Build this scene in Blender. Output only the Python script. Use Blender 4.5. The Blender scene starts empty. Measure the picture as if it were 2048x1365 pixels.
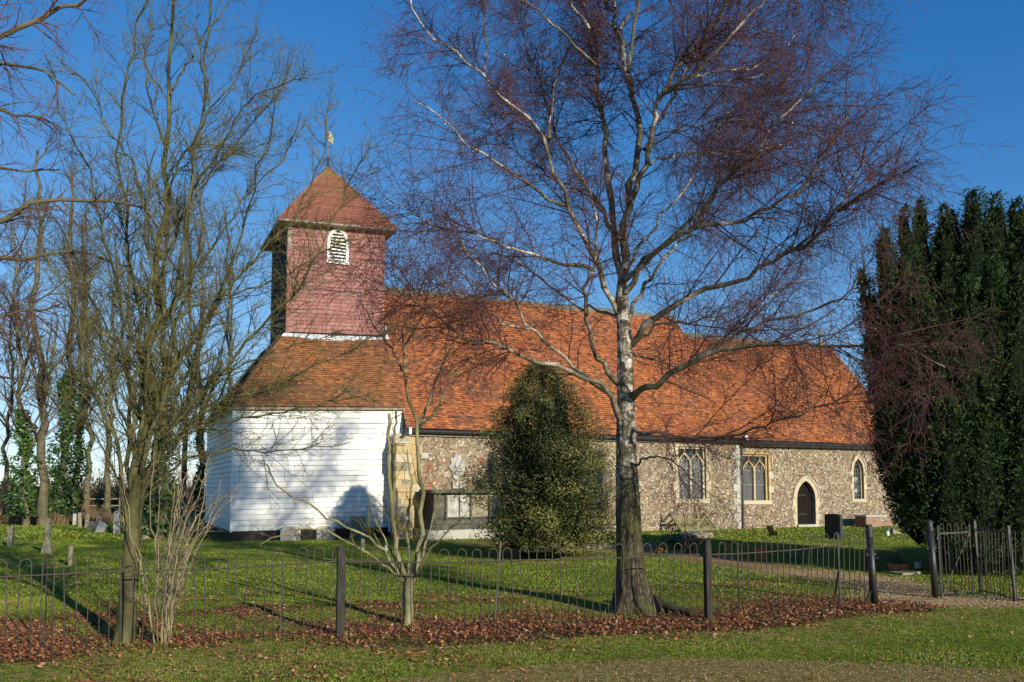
import bpy, bmesh, math, random
import numpy as np
from mathutils import Vector, Matrix, noise
# ---------------------------------------------------------------- camera, sky, sun, exposure
S = bpy.context.scene
F, HZ, EYE = 1700.0, 975.0, 1.65
PITCH = math.atan(F / 22000)
CY = 682.5 + (HZ - 682.5 - F * math.tan(PITCH))
cam_d = bpy.data.cameras.new('camera'); cam = bpy.data.objects.new('camera', cam_d)
S.collection.objects.link(cam); S.camera = cam
cam.location = (0, 0, EYE); cam.rotation_euler = (math.radians(90) + PITCH, 0, 0)
cam_d.sensor_width = 36; cam_d.lens = 36 * F / 2048; cam_d.shift_y = (CY - 682.5) / 2048
cam_d.clip_start = .1; cam_d.clip_end = 5000
SUN_EL = 16.3
SUN_AZ = math.radians(144.6)           # from +Y clockwise: behind the camera, to the right
sd = Vector((math.sin(SUN_AZ) * math.cos(math.radians(SUN_EL)), math.cos(SUN_AZ) * math.cos(math.radians(SUN_EL)), math.sin(math.radians(SUN_EL))))
W = bpy.data.worlds.new('World'); S.world = W; W.use_nodes = True
wn = W.node_tree.nodes; wl = W.node_tree.links
bg = wn['Background']; bg.inputs['Strength'].default_value = 0.15
sky = wn.new('ShaderNodeTexSky'); sky.sky_type = 'NISHITA'; sky.sun_disc = False
sky.sun_elevation = math.radians(SUN_EL); sky.sun_rotation = SUN_AZ
sky.air_density = 1.0; sky.dust_density = 0.0; sky.ozone_density = 3.6; sky.altitude = 2200
hs = wn.new('ShaderNodeHueSaturation'); hs.inputs['Saturation'].default_value = 1.31; hs.inputs['Hue'].default_value = .509
def vm(op, a, b):                       # gentle roll-off of the brightest sky
    n = wn.new('ShaderNodeVectorMath'); n.operation = op
    for i, v in ((0, a), (1, b)):
        if isinstance(v, tuple): n.inputs[i].default_value = v
        else: wl.new(v, n.inputs[i])
    return n.outputs[0]
soft = vm('DIVIDE', sky.outputs[0], vm('ADD', vm('MULTIPLY', sky.outputs[0], (.13,) * 3), (1, 1, 1)))
wl.new(vm('MULTIPLY', soft, (1.42,) * 3), hs.inputs['Color']); wl.new(hs.outputs[0], bg.inputs['Color'])
sl = bpy.data.lights.new('sun', 'SUN'); sl.energy = 5.0; sl.angle = math.radians(.55); sl.color = (1, .90, .72)
so = bpy.data.objects.new('sun', sl); S.collection.objects.link(so)
so.rotation_euler = sd.to_track_quat('Z', 'Y').to_euler(); so.location = (20, -30, 30)
S.view_settings.view_transform = 'Standard'; S.view_settings.look = 'None'
S.view_settings.gamma = 1; S.view_settings.use_curve_mapping = False; S.view_settings.exposure = 0.22
S.cycles.max_bounces = 5; S.cycles.diffuse_bounces = 2; S.cycles.glossy_bounces = 2; S.cycles.transparent_max_bounces = 8

# ---------------------------------------------------------------- helpers
COL = S.collection
rng = np.random.default_rng(7); random.seed(7)
def ray(x, y):
    a = (x - 1024) / F; b = (CY - y) / F
    return np.array([a, math.cos(PITCH) - b * math.sin(PITCH), math.sin(PITCH) + b * math.cos(PITCH)])
EYEP = np.array([0, 0, EYE])
def gnd(x, y, z=0.0):
    d = ray(x, y); return EYEP + d * (z - EYE) / d[2]
def at(x, y, Y):
    d = ray(x, y); return EYEP + d * Y / d[1]
TH = math.radians(24.9)
UU = np.array([math.cos(TH), math.sin(TH), 0]); VV = np.array([-math.sin(TH), math.cos(TH), 0])
A0 = gnd(461, 1083)
def cw(s, n, h=0.0): return A0 + UU * s + VV * n + np.array([0, 0, h])

def nz(v):
    v = np.asarray(v, float); return v / np.maximum(np.linalg.norm(v, axis=-1, keepdims=True), 1e-9)
def link(o, parent=None, label=None, cat=None, group=None, kind=None):
    COL.objects.link(o)
    if parent is not None: o.parent = parent
    if label: o['label'] = label
    if cat: o['category'] = cat
    if group: o['group'] = group
    if kind: o['kind'] = kind
    return o
def empty(name, loc=(0, 0, 0), rz=0, label=None, cat=None, group=None, rot=None):
    o = bpy.data.objects.new(name, None); o.location = tuple(loc); o.rotation_euler = rot if rot else (0, 0, rz)
    o.empty_display_size = .2
    return link(o, None, label, cat, group)
def npmesh(name, V, faces, mat, parent=None, tint=None, smooth=False, **kw):
    """faces: int array (K,3) or (K,4), or a list of such arrays"""
    me = bpy.data.meshes.new(name)
    if not isinstance(faces, list): faces = [faces]
    faces = [np.asarray(f, dtype=np.int32) for f in faces if len(f)]
    V = np.asarray(V, dtype=np.float32)
    me.vertices.add(len(V)); me.vertices.foreach_set('co', V.ravel())
    loops = np.concatenate([f.ravel() for f in faces])
    tot = np.concatenate([np.full(len(f), f.shape[1], np.int32) for f in faces])
    st = np.concatenate([[0], np.cumsum(tot)[:-1]]).astype(np.int32)
    me.loops.add(len(loops)); me.loops.foreach_set('vertex_index', loops)
    me.polygons.add(len(tot)); me.polygons.foreach_set('loop_start', st)
    try: me.polygons.foreach_set('loop_total', tot)
    except Exception: pass
    if smooth: me.polygons.foreach_set('use_smooth', np.ones(len(tot), bool))
    me.update(calc_edges=True)
    if tint is not None:
        a = me.attributes.new('tint', 'FLOAT', 'POINT'); a.data.foreach_set('value', np.asarray(tint, np.float32))
    if mat: me.materials.append(mat)
    return link(bpy.data.objects.new(name, me), parent, **kw)

class MB:
    """collects boxes, prisms and tubes into one mesh"""
    def __init__(s): s.v = []; s.f4 = []; s.f3 = []; s.ng = []; s.n = 0
    def add(s, v, f):
        v = [tuple(p) for p in v]; b = s.n; s.v += v; s.n += len(v)
        for q in f:
            q = tuple(int(i) + b for i in q)
            (s.f4 if len(q) == 4 else s.f3 if len(q) == 3 else s.ng).append(q)
    def box(s, x0, x1, y0, y1, z0, z1, jit=0):
        v = [(x, y, z) for z in (z0, z1) for y in (y0, y1) for x in (x0, x1)]
        if jit: v = [(a + random.uniform(-jit, jit), b + random.uniform(-jit, jit), c + random.uniform(-jit, jit)) for a, b, c in v]
        s.add(v, [(0, 2, 3, 1), (4, 5, 7, 6), (0, 1, 5, 4), (2, 6, 7, 3), (0, 4, 6, 2), (1, 3, 7, 5)])
    def hexa(s, p):   # 8 points: bottom 4 ccw, top 4 ccw
        s.add(p, [(3, 2, 1, 0), (4, 5, 6, 7), (0, 1, 5, 4), (1, 2, 6, 5), (2, 3, 7, 6), (3, 0, 4, 7)])
    def prism(s, poly, n0, n1):    # poly in (x,z), extruded along y from n0 to n1
        k = len(poly); v = [(a, n0, b) for a, b in poly] + [(a, n1, b) for a, b in poly]
        s.add(v, [tuple(range(k)), tuple(range(2 * k - 1, k - 1, -1))] + [(i, i + k, (i + 1) % k + k, (i + 1) % k) for i in range(k)])
    def bar(s, a, b, w, d=None, up=(0, 0, 1)):
        a = np.array(a, float); b = np.array(b, float); d = d or w; t = nz(b - a)
        r = np.cross(t, up); r = nz(r) if np.linalg.norm(r) > 1e-4 else np.array([1., 0, 0]); q = np.cross(r, t)
        c = [(-1, -1), (1, -1), (1, 1), (-1, 1)]
        s.hexa([a + r * i * w / 2 + q * j * d / 2 for i, j in c] + [b + r * i * w / 2 + q * j * d / 2 for i, j in c])
    def ribbon(s, pts, w, n0, n1):  # path in (x,z), width w, between y=n0 and y=n1
        p = np.array(pts, float); t = nz(np.gradient(p, axis=0)); q = np.stack([-t[:, 1], t[:, 0]], 1) * w / 2
        a, b = p + q, p - q; k = len(p)
        v = [(x, n0, z) for x, z in a] + [(x, n0, z) for x, z in b] + [(x, n1, z) for x, z in a] + [(x, n1, z) for x, z in b]
        f = []
        for i in range(k - 1):
            f += [(i, i + 1, k + i + 1, k + i), (2 * k + i, 3 * k + i, 3 * k + i + 1, 2 * k + i + 1),
                  (i, 2 * k + i, 2 * k + i + 1, i + 1), (k + i, k + i + 1, 3 * k + i + 1, 3 * k + i)]
        f += [(0, k, 3 * k, 2 * k), (k - 1, 3 * k - 1, 4 * k - 1, 2 * k - 1)]
        s.add(v, f)
    def tube(s, pts, r, sides=8):
        P = np.array(pts, float)[None]; R = np.broadcast_to(np.asarray(r, float), (1, P.shape[1]))
        V, Q = tubes(P, R, sides); k = P.shape[1]
        s.add(V, [tuple(q) for q in Q] + [tuple(range(sides))[::-1], tuple(range((k - 1) * sides, k * sides))])
    def lathe(s, prof, c=(0, 0, 0), sides=20):
        v = []; f = []
        for r, z in prof:
            for i in range(sides):
                a = 2 * math.pi * i / sides; v.append((c[0] + r * math.cos(a), c[1] + r * math.sin(a), c[2] + z))
        for k in range(len(prof) - 1):
            for i in range(sides):
                j = (i + 1) % sides; f.append((k * sides + i, k * sides + j, (k + 1) * sides + j, (k + 1) * sides + i))
        f += [tuple(range(sides))[::-1], tuple(range((len(prof) - 1) * sides, len(prof) * sides))]
        s.add(v, f)
    def build(s, name, mat, parent=None, bevel=0, smooth=False, **kw):
        me = bpy.data.meshes.new(name); me.from_pydata(s.v, [], s.f4 + s.f3 + s.ng); me.update()
        if bevel:
            bm = bmesh.new(); bm.from_mesh(me); bmesh.ops.remove_doubles(bm, verts=bm.verts, dist=1e-5)
            bmesh.ops.bevel(bm, geom=[e for e in bm.edges if len(e.link_faces) == 2 and e.calc_face_angle(0) > .5], offset=bevel, segments=1, affect='EDGES')
            bm.to_mesh(me); bm.free()
        if smooth: me.polygons.foreach_set('use_smooth', np.ones(len(me.polygons), bool))
        me.materials.append(mat)
        return link(bpy.data.objects.new(name, me), parent, **kw)

def tubes(P, R, sides=3):
    """P (M,N,3) polylines, R (M,N) radii -> verts, quads"""
    M, N, _ = P.shape
    T = nz(np.gradient(P, axis=1)); mean = nz(P[:, -1] - P[:, 0] + 1e-6)
    h = np.where(np.abs(mean[:, 2:3]) < .8, np.array([[0, 0, 1.]]), np.array([[1., 0, 0]]))
    ref = nz(np.cross(mean, h))[:, None, :]
    a = nz(np.cross(T, np.broadcast_to(ref, T.shape))); b = np.cross(T, a)
    ang = np.arange(sides) * 2 * math.pi / sides
    V = P[:, :, None, :] + R[:, :, None, None] * (a[:, :, None, :] * np.cos(ang)[None, None, :, None] + b[:, :, None, :] * np.sin(ang)[None, None, :, None])
    idx = np.arange(M * N * sides).reshape(M, N, sides)
    q = np.stack([idx[:, :-1, :], np.roll(idx, -1, 2)[:, :-1, :], np.roll(idx, -1, 2)[:, 1:, :], idx[:, 1:, :]], -1).reshape(-1, 4)
    return V.reshape(-1, 3), q

# ---------------------------------------------------------------- materials
def C(r, g, b): return (r, g, b, 1)
class Mat:
    def __init__(s, name, rough=.85, spec=.3):
        s.m = bpy.data.materials.new(name); s.m.use_nodes = True; s.t = s.m.node_tree; s.n = s.t.nodes; s.l = s.t.links
        s.b = s.n['Principled BSDF']; s.b.inputs['Roughness'].default_value = rough
        s.b.inputs['Specular IOR Level'].default_value = spec
        s.co = s.n.new('ShaderNodeTexCoord').outputs['Object']
    def mapped(s, scale):
        m = s.n.new('ShaderNodeMapping'); m.inputs['Scale'].default_value = scale; s.l.new(s.co, m.inputs[0]); return m.outputs[0]
    def noise(s, scale, detail=4, rough=.6, co=None, dist=0):
        n = s.n.new('ShaderNodeTexNoise'); n.inputs['Scale'].default_value = scale; n.inputs['Detail'].default_value = detail
        n.inputs['Roughness'].default_value = rough; n.inputs['Distortion'].default_value = dist
        s.l.new(co or s.co, n.inputs['Vector']); return n.outputs['Fac']
    def voro(s, scale, feat='F1', co=None, out='Distance'):
        n = s.n.new('ShaderNodeTexVoronoi'); n.feature = feat; n.inputs['Scale'].default_value = scale
        s.l.new(co or s.co, n.inputs['Vector']); return n.outputs[out]
    def attr(s, name='tint'):
        n = s.n.new('ShaderNodeAttribute'); n.attribute_name = name; return n.outputs['Fac']
    def ramp(s, fac, stops):
        n = s.n.new('ShaderNodeValToRGB'); e = n.color_ramp.elements
        while len(e) < len(stops): e.new(.5)
        for k, (p, c) in zip(e, stops): k.position = p; k.color = c if hasattr(c, '__len__') else (c, c, c, 1)
        s.l.new(fac, n.inputs[0]); return n.outputs[0]
    def mix(s, fac, a, b, mode='MIX'):
        n = s.n.new('ShaderNodeMix'); n.data_type = 'RGBA'; n.blend_type = mode
        for i, v in ((0, fac), (6, a), (7, b)):
            if hasattr(v, 'is_output') or isinstance(v, bpy.types.NodeSocket): s.l.new(v, n.inputs[i])
            else: n.inputs[i].default_value = v
        return n.outputs[2]
    def math(s, op, a, b=0.0):
        n = s.n.new('ShaderNodeMath'); n.operation = op
        for i, v in ((0, a), (1, b)):
            if isinstance(v, bpy.types.NodeSocket): s.l.new(v, n.inputs[i])
            else: n.inputs[i].default_value = v
        return n.outputs[0]
    def z(s):
        n = s.n.new('ShaderNodeSeparateXYZ'); s.l.new(s.co, n.inputs[0]); return n.outputs['Z']
    def rnd(s):
        return s.n.new('ShaderNodeObjectInfo').outputs['Random']
    def out(s, col=None, bump=None, strength=.4, dist=.02):
        if col is not None:
            if isinstance(col, bpy.types.NodeSocket): s.l.new(col, s.b.inputs['Base Color'])
            else: s.b.inputs['Base Color'].default_value = col
        if bump is not None:
            n = s.n.new('ShaderNodeBump'); n.inputs['Strength'].default_value = strength; n.inputs['Distance'].default_value = dist
            s.l.new(bump, n.inputs['Height']); s.l.new(n.outputs[0], s.b.inputs['Normal'])
        return s.m
def two(name, c1, c2, scale=6, lo=.35, hi=.65, rough=.85, spec=.3, bscale=40, bstr=.3, bdist=.01, stretch=None):
    m = Mat(name, rough, spec); co = m.mapped(stretch) if stretch else m.co
    c = m.ramp(m.noise(scale, 5, .65, co), [(lo, c1), (hi, c2)])
    return m.out(c, m.noise(bscale, 4, .6, co), bstr, bdist)

M = {}
# white paint weatherboard with grime
m = Mat('white_paint', .6, .3); g = m.noise(1.1, 5, .65); g2 = m.noise(9, 4, .7, m.mapped((.3, .3, 4)))
c = m.ramp(g, [(.3, C(.74, .74, .71)), (.58, C(.88, .87, .84))]); c = m.mix(m.ramp(g2, [(.55, 0.), (.8, .5)]), c, C(.45, .45, .40))
c = m.mix(m.math('MULTIPLY', m.ramp(m.noise(3, 5, .7), [(.4, 0.), (.7, .8)]), m.ramp(m.z(), [(.3, 1.), (1., 0.)])), c, C(.34, .36, .22))
M['white'] = m.out(c, m.noise(30, 3, .6, m.mapped((.2, .2, 3))), .15, .004)
m = Mat('pink_paint', .7, .25); r = m.rnd(); c = m.ramp(r, [(0, C(.27, .11, .095)), (.5, C(.31, .135, .12)), (1, C(.23, .088, .078))])
c = m.mix(m.ramp(m.noise(2.2, 5, .7), [(.4, 0.), (.75, .55)]), c, C(.46, .27, .24))
c = m.mix(m.ramp(m.noise(14, 4, .7, m.mapped((.3, .3, 3))), [(.6, 0.), (.85, .5)]), c, C(.16, .07, .06))
M['pink'] = m.out(c, m.noise(35, 3, .6, m.mapped((.2, .2, 3))), .2, .004)
m = Mat('belfry_roof_board', .85, .2); r = m.rnd(); c = m.ramp(r, [(0, C(.22, .085, .06)), (.5, C(.28, .11, .08)), (1, C(.19, .07, .05))])
mo = m.math('MULTIPLY', m.ramp(m.noise(1.6, 5, .7), [(.42, 0.), (.62, 1.)]), m.ramp(m.math('DIVIDE', m.z(), 15.), [(.80, .06), (.90, .9)]))
c = m.mix(mo, c, C(.20, .17, .045))
M['bboard'] = m.out(c, m.noise(40, 3, .6), .3, .005)
M['tar_and_shade'] = two('black_tar_and_shade', C(.010, .010, .011), C(.035, .03, .028), 5, rough=.8)
M['greywood'] = two('weathered_grey_wood', C(.20, .16, .13), C(.34, .30, .26), 9, stretch=(1, 1, .2))
# tiles
def tile_mat(name, a, b, c3, moss):
    m = Mat(name, .88, .2); t = m.attr()
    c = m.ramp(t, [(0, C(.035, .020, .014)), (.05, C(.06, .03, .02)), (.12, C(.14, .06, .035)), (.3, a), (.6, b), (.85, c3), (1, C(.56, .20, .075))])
    big = m.ramp(m.noise(.55, 5, .7), [(.41, 0.), (.66, .75)]); c = m.mix(m.math('MULTIPLY', big, m.ramp(t, [(.40, 1.), (.72, .15)])), c, C(.11, .075, .058))
    c = m.mix(m.ramp(m.noise(7.5, 5, .75), [(.54, 0.), (.72, .6)]), c, moss)
    return m.out(c, m.noise(60, 4, .6), .35, .006)
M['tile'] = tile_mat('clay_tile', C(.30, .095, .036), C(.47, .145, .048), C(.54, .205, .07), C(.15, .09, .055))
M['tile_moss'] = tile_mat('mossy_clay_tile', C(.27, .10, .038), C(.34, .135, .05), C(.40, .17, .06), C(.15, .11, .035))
M['lead'] = two('lead_flashing', C(.42, .46, .50), C(.62, .66, .70), 5, rough=.5, spec=.5)
M['ridge'] = two('grey_ridge', C(.09, .10, .085), C(.17, .18, .15), 7)
# walls
M['mortar'] = two('lime_mortar', C(.20, .155, .10), C(.34, .275, .185), 5, bscale=70, bstr=.8, bdist=.02)
m = Mat('flint', .6, .4); t = m.attr()
c = m.ramp(t, [(0, C(.03, .028, .025)), (.2, C(.10, .092, .078)), (.36, C(.22, .17, .11)), (.5, C(.30, .18, .08)), (.62, C(.26, .215, .155)), (.8, C(.40, .35, .27)), (.93, C(.66, .63, .56)), (1, C(.34, .12, .06))])
M['flint'] = m.out(c, m.noise(60, 3), .3, .005)
def stone(name, a, b, st):
    m = Mat(name, .9, .2); c = m.ramp(m.noise(4.5, 6, .7), [(.3, a), (.68, b)])
    c = m.mix(m.ramp(m.noise(11, 5, .75), [(.56, 0.), (.74, .8)]), c, st); c = m.mix(m.ramp(m.rnd(), [(0, 0.), (1, .35)]), c, C(.38, .33, .25))
    return m.out(c, m.noise(45, 5, .7), .5, .012)
M['stone'] = stone('pale_limestone', C(.44, .37, .24), C(.60, .52, .37), C(.28, .21, .12))
M['ochre'] = stone('ochre_limestone', C(.40, .26, .09), C(.54, .42, .22), C(.20, .13, .06))
M['greystone'] = stone('grey_stone', C(.34, .34, .31), C(.52, .52, .48), C(.16, .16, .13))
M['darkstone'] = two('dark_slate_stone', C(.018, .020, .022), C(.05, .055, .05), 6, rough=.6)
M['lichen'] = two('lichened_stone', C(.16, .14, .10), C(.36, .33, .22), 9, bscale=50, bstr=.6)
M['yellowlichen'] = two('yellow_lichen_stone', C(.30, .24, .04), C(.12, .11, .07), 9)
M['whitestone'] = two('white_marble', C(.26, .25, .23), C(.50, .49, .46), 5)
M['pinkstone'] = two('pink_brick_stone', C(.22, .13, .09), C(.34, .24, .18), 6)
m = Mat('red_brick', .9, .2); M['brick'] = m.out(m.ramp(m.rnd(), [(0, C(.26, .09, .055)), (.5, C(.36, .14, .08)), (1, C(.20, .10, .075))]), m.noise(50), .5, .01)
m = Mat('window_glass', .12, .6); M['glass'] = m.out(m.ramp(m.noise(3, 3), [(.4, C(.020, .026, .030)), (.62, C(.060, .072, .075))]), m.noise(14, 3), .35, .02)
M['leadbar'] = two('lead_bar', C(.20, .21, .20), C(.36, .37, .36), 20, rough=.6)
m = Mat('old_oak_door', .9, .2); c = m.ramp(m.noise(7, 6, .75, m.mapped((6, 1, .6))), [(.46, C(.008, .006, .005)), (.66, C(.022, .016, .013)), (.78, C(.20, .17, .15))])
M['door'] = m.out(c, m.noise(20, 5, .7, m.mapped((5, 1, .4))), .6, .01)
M['blackiron'] = two('black_painted_iron', C(.012, .012, .013), C(.035, .033, .032), 20, rough=.45, spec=.5)
M['fence'] = two('galvanised_dull_iron', C(.030, .026, .022), C(.085, .07, .055), 25, rough=.65, spec=.4)
M['post'] = two('tarred_post', C(.012, .011, .010), C(.045, .040, .034), 8, rough=.75, stretch=(3, 3, .5))
M['gilt'] = two('gilded_metal', C(.26, .22, .13), C(.42, .37, .25), 10, rough=.6)
M['benchwood'] = two('mossy_bench_wood', C(.16, .16, .05), C(.33, .33, .13), 14)
M['whitepipe'] = two('white_pipe', C(.60, .60, .58), C(.75, .75, .73), 10, rough=.5)
M['terracotta'] = two('terracotta', C(.42, .12, .05), C(.55, .20, .09), 10)
M['whitepot'] = two('white_pot', C(.55, .55, .52), C(.72, .72, .70), 10)
M['greenplastic'] = two('green_plastic', C(.03, .12, .07), C(.04, .18, .10), 10)
m = Mat('red_petal', .7); M['red'] = m.out(C(.5, .02, .03))
m = Mat('white_petal', .7); M['petal'] = m.out(C(.7, .7, .68))
m = Mat('wire_mesh', .6, .5); M['wire'] = m.out(C(.16, .18, .16))
# bark
m = Mat('birch_bark', .8, .25); z = m.z()
fis = m.voro(9, 'DISTANCE_TO_EDGE', m.mapped((2.6, 2.6, .7))); low = m.ramp(fis, [(.02, C(.020, .016, .012)), (.14, C(.055, .044, .028)), (.4, C(.125, .105, .068))])
low = m.mix(m.ramp(m.noise(3, 5, .7), [(.45, 0.), (.65, .7)]), low, C(.11, .12, .035))
lent = m.ramp(m.noise(5, 6, .8, m.mapped((1.2, 1.2, 1.6))), [(.44, C(.05, .04, .03)), (.52, C(.34, .29, .23)), (.62, C(.74, .69, .61))])
hi = m.mix(m.ramp(m.noise(5.5, 6, .75, m.mapped((1.4, 1.4, .5))), [(.50, 0.), (.57, .85)]), lent, C(.07, .07, .03))
hf = m.ramp(m.math('ADD', m.math('DIVIDE', z, 6.), m.math('MULTIPLY', m.noise(2.5, 4, .7, m.mapped((1.5, 1.5, .5))), .55)), [(.54, 0.), (.66, 1.)])
c = m.mix(hf, low, hi); M['birch'] = m.out(c, m.noise(22, 5, .7, m.mapped((2, 2, .8))), .7, .02)
m = Mat('birch_limb_bark', .8, .25); c = m.ramp(m.noise(5, 5, .75), [(.42, C(.06, .05, .035)), (.48, C(.34, .29, .23)), (.58, C(.68, .62, .54))])
c = m.mix(m.ramp(m.noise(.9, 4, .7), [(.46, .9), (.58, 0.)]), c, C(.085, .07, .035)); c = m.mix(m.ramp(m.math('DIVIDE', m.z(), 10.), [(.30, .6), (.50, 0.)]), c, C(.10, .085, .045)); M['birch_limb'] = m.out(c, m.noise(40), .4, .01)
M['birch_twig'] = two('birch_twig', C(.060, .026, .028), C(.13, .055, .048), 2.2, rough=.7)
m = Mat('birch_bud', .8); M['bud'] = m.out(C(.20, .09, .06))
M['olive_bark'] = two('olive_bark', C(.024, .024, .010), C(.12, .115, .045), 5, bscale=30, bstr=.6, stretch=(1, 1, .5))
M['olive_twig'] = two('olive_twig', C(.045, .042, .016), C(.24, .22, .075), 4)
M['pale_olive'] = two('pale_olive_bark', C(.10, .095, .045), C(.28, .26, .14), 5, bscale=30, bstr=.5, stretch=(1, 1, .5))
M['mossstone'] = two('dark_mossy_stone', C(.05, .05, .04), C(.15, .145, .11), 8, bscale=50, bstr=.6)
M['pale_stem'] = two('pale_stem', C(.20, .16, .09), C(.36, .30, .19), 5)
M['grey_bark'] = two('grey_bark', C(.055, .048, .028), C(.17, .15, .09), 3, bscale=20, bstr=.6)
M['grey_twig'] = two('dull_twig', C(.05, .038, .026), C(.11, .082, .055), 2)
M['red_twig'] = two('reddish_twig', C(.10, .045, .04), C(.19, .09, .07), 2)
def leaf(name, stops, rough=.55, spec=.35, trans=.0):
    m = Mat(name, rough, spec); c = m.ramp(m.attr(), stops)
    if trans:
        m.b.inputs['Subsurface Weight'].default_value = 0
    return m.out(c)
M['yew'] = leaf('yew_needles', [(0, C(.008, .020, .006)), (.5, C(.026, .055, .013)), (.85, C(.060, .095, .022)), (1, C(.14, .10, .035))], .7, .2)
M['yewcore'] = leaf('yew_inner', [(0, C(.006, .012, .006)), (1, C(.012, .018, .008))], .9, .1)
M['holly'] = leaf('holly_leaves', [(0, C(.022, .032, .008)), (.4, C(.075, .085, .016)), (.72, C(.19, .18, .040)), (.92, C(.24, .24, .06)), (.985, C(.42, .38, .10)), (1, C(.5, .05, .02))], .5, .35)
M['ivy'] = leaf('ivy_leaves', [(0, C(.015, .04, .010)), (.55, C(.045, .105, .02)), (1, C(.12, .19, .04))], .45, .4)
M['far_leaf'] = leaf('far_hedge', [(0, C(.06, .055, .03)), (.6, C(.15, .115, .06)), (1, C(.20, .17, .08))], .9, .1)
M['conifer'] = leaf('far_conifer', [(0, C(.02, .035, .025)), (1, C(.04, .06, .04))], .9, .1)
M['leaflitter'] = leaf('fallen_leaf', [(0, C(.05, .028, .016)), (.25, C(.13, .055, .030)), (.55, C(.29, .11, .052)), (.82, C(.42, .19, .09)), (1, C(.58, .40, .25))], .8, .2)
M['grassblade'] = leaf('grass_blade', [(0, C(.10, .145, .011)), (.42, C(.165, .25, .016)), (.72, C(.21, .29, .024)), (.88, C(.38, .30, .11)), (1, C(.46, .32, .16))], .6, .25)
M['reed'] = leaf('dry_grass', [(0, C(.13, .08, .045)), (1, C(.30, .21, .12))], .9, .1)
M['ivydark'] = two('soil_dark', C(.02, .015, .01), C(.05, .035, .02), 9)
# ground
m = Mat('turf', .95, .1); n1 = m.noise(.7, 6, .7); n2 = m.noise(14, 5, .75); n3 = m.noise(60, 4, .7)
gr = m.ramp(n2, [(.3, C(.085, .12, .011)), (.5, C(.145, .20, .015)), (.72, C(.20, .245, .026))])
br = m.ramp(m.math('ADD', m.math('MULTIPLY', n2, .5), m.math('MULTIPLY', m.noise(90, 3, .7), .5)), [(.34, C(.09, .065, .018)), (.46, C(.27, .20, .055)), (.53, C(.44, .32, .11)), (.62, C(.75, .58, .28))])
fac = m.math('ADD', m.attr('worn'), m.math('MULTIPLY', m.math('SUBTRACT', m.noise(7, 8, .85), .5), 2.6))
c = m.mix(m.ramp(fac, [(.42, 0.), (.62, 1.)]), gr, br)
soil = m.ramp(n3, [(.3, C(.05, .032, .016)), (.6, C(.15, .095, .045)), (.8, C(.30, .20, .11))])
fd = m.math('ADD', m.attr('dirt'), m.math('MULTIPLY', m.math('SUBTRACT', m.noise(4, 6, .75), .5), 1.2))
c = m.mix(m.ramp(fd, [(.42, 0.), (.58, 1.)]), c, soil)
M['turf'] = m.out(c, m.math('ADD', n2, m.math('MULTIPLY', n3, .7)), 1.0, .07)
m = Mat('gravel', .95, .1); v = m.voro(55, 'F1', None, 'Color'); c = m.mix(.55, m.ramp(m.noise(4, 5, .7), [(.35, C(.42, .25, .09)), (.65, C(.62, .40, .17))]), m.ramp(m.voro(60), [(0, C(.62, .44, .22)), (.6, C(.20, .12, .045))]))
M['gravel'] = m.out(c, m.voro(60), .45, .015)
m = Mat('pebble', .85, .2); M['pebble'] = m.out(m.ramp(m.attr(), [(0, C(.30, .18, .08)), (.6, C(.58, .40, .19)), (1, C(.78, .66, .45))]))
# ---------------------------------------------------------------- ground
FL = [(-8.4, 6.95), (-4.86, 8.31), (-1.89, 9.47), (2.44, 10.72), (5.07, 12.03)]
def seg_signed(x, y, poly):
    """distance to a polyline and signed offset (negative = camera side)"""
    best = np.full(x.shape, 1e9); sg = np.zeros(x.shape); al = np.zeros(x.shape); acc = 0
    for (a, b), (c, d) in zip(poly[:-1], poly[1:]):
        L = math.hypot(c - a, d - b); ux, uy = (c - a) / L, (d - b) / L
        t = np.clip((x - a) * ux + (y - b) * uy, 0, L); dx, dy = x - a - t * ux, y - b - t * uy
        dd = np.hypot(dx, dy); s_ = np.sign(ux * dy - uy * dx); k = dd < best
        best = np.where(k, dd, best); sg = np.where(k, s_ * dd, sg); al = np.where(k, acc + t, al); acc += L
    return best, sg, al
PATHL = [(9.6, 12.1), (7.2, 12.35), (5.85, 12.7), (6.35, 14.2), (6.2, 15.6), (5.3, 17.3), (4.35, 20.4), (2.4, 23.5), (-1.0, 25.4)]
def hgt(x, y):
    return .012 * np.sin(x * 1.7 + y * .6) + .010 * np.sin(x * .53 - y * 1.9 + 1)
def smooth(a, lo, hi):
    t = np.clip((a - lo) / (hi - lo), 0, 1); return t * t * (3 - 2 * t)
def dirt_f(x, y):
    _, sg, al = seg_signed(x, y, FL)
    strip = smooth(sg, -1.0, -.6) * (1 - smooth(sg, .1, .55))
    strip *= .35 + .65 * smooth(al, 5.0, 8.5)
    left = smooth(-x, 3.9, 4.6) * smooth(sg, -.6, -.2) * (1 - smooth(sg, .9, 1.5)) * .8
    bare = smooth(sg, -.75, -.5) * (1 - smooth(sg, -.35, -.1)) * smooth(-x, .5, 1.5) * .9
    ch = .0 * x
    d = np.hypot((x - .95) / 2.1, (y - 21.2) / 1.5); ch = 1 - smooth(d, .75, 1.2)
    return np.maximum.reduce([strip * .72, left * .8, bare * .35, ch * .6])
def worn_f(x, y):
    e = 1 - smooth(np.hypot((x - 1.9) / 3.4, (y - 7.3) / 1.25), .6, 1.15)
    b = 1 - smooth(seg_signed(x, y, PATHL)[0], .5, 1.3)
    w = (1 - smooth(seg_signed(x, y, FL)[0], .6, 4.5)) * .50
    return np.maximum.reduce([e * .95, b * .7, w, .24 + .10 * np.sin(x * 1.1 + 2 * np.sin(y * .7))])
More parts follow.
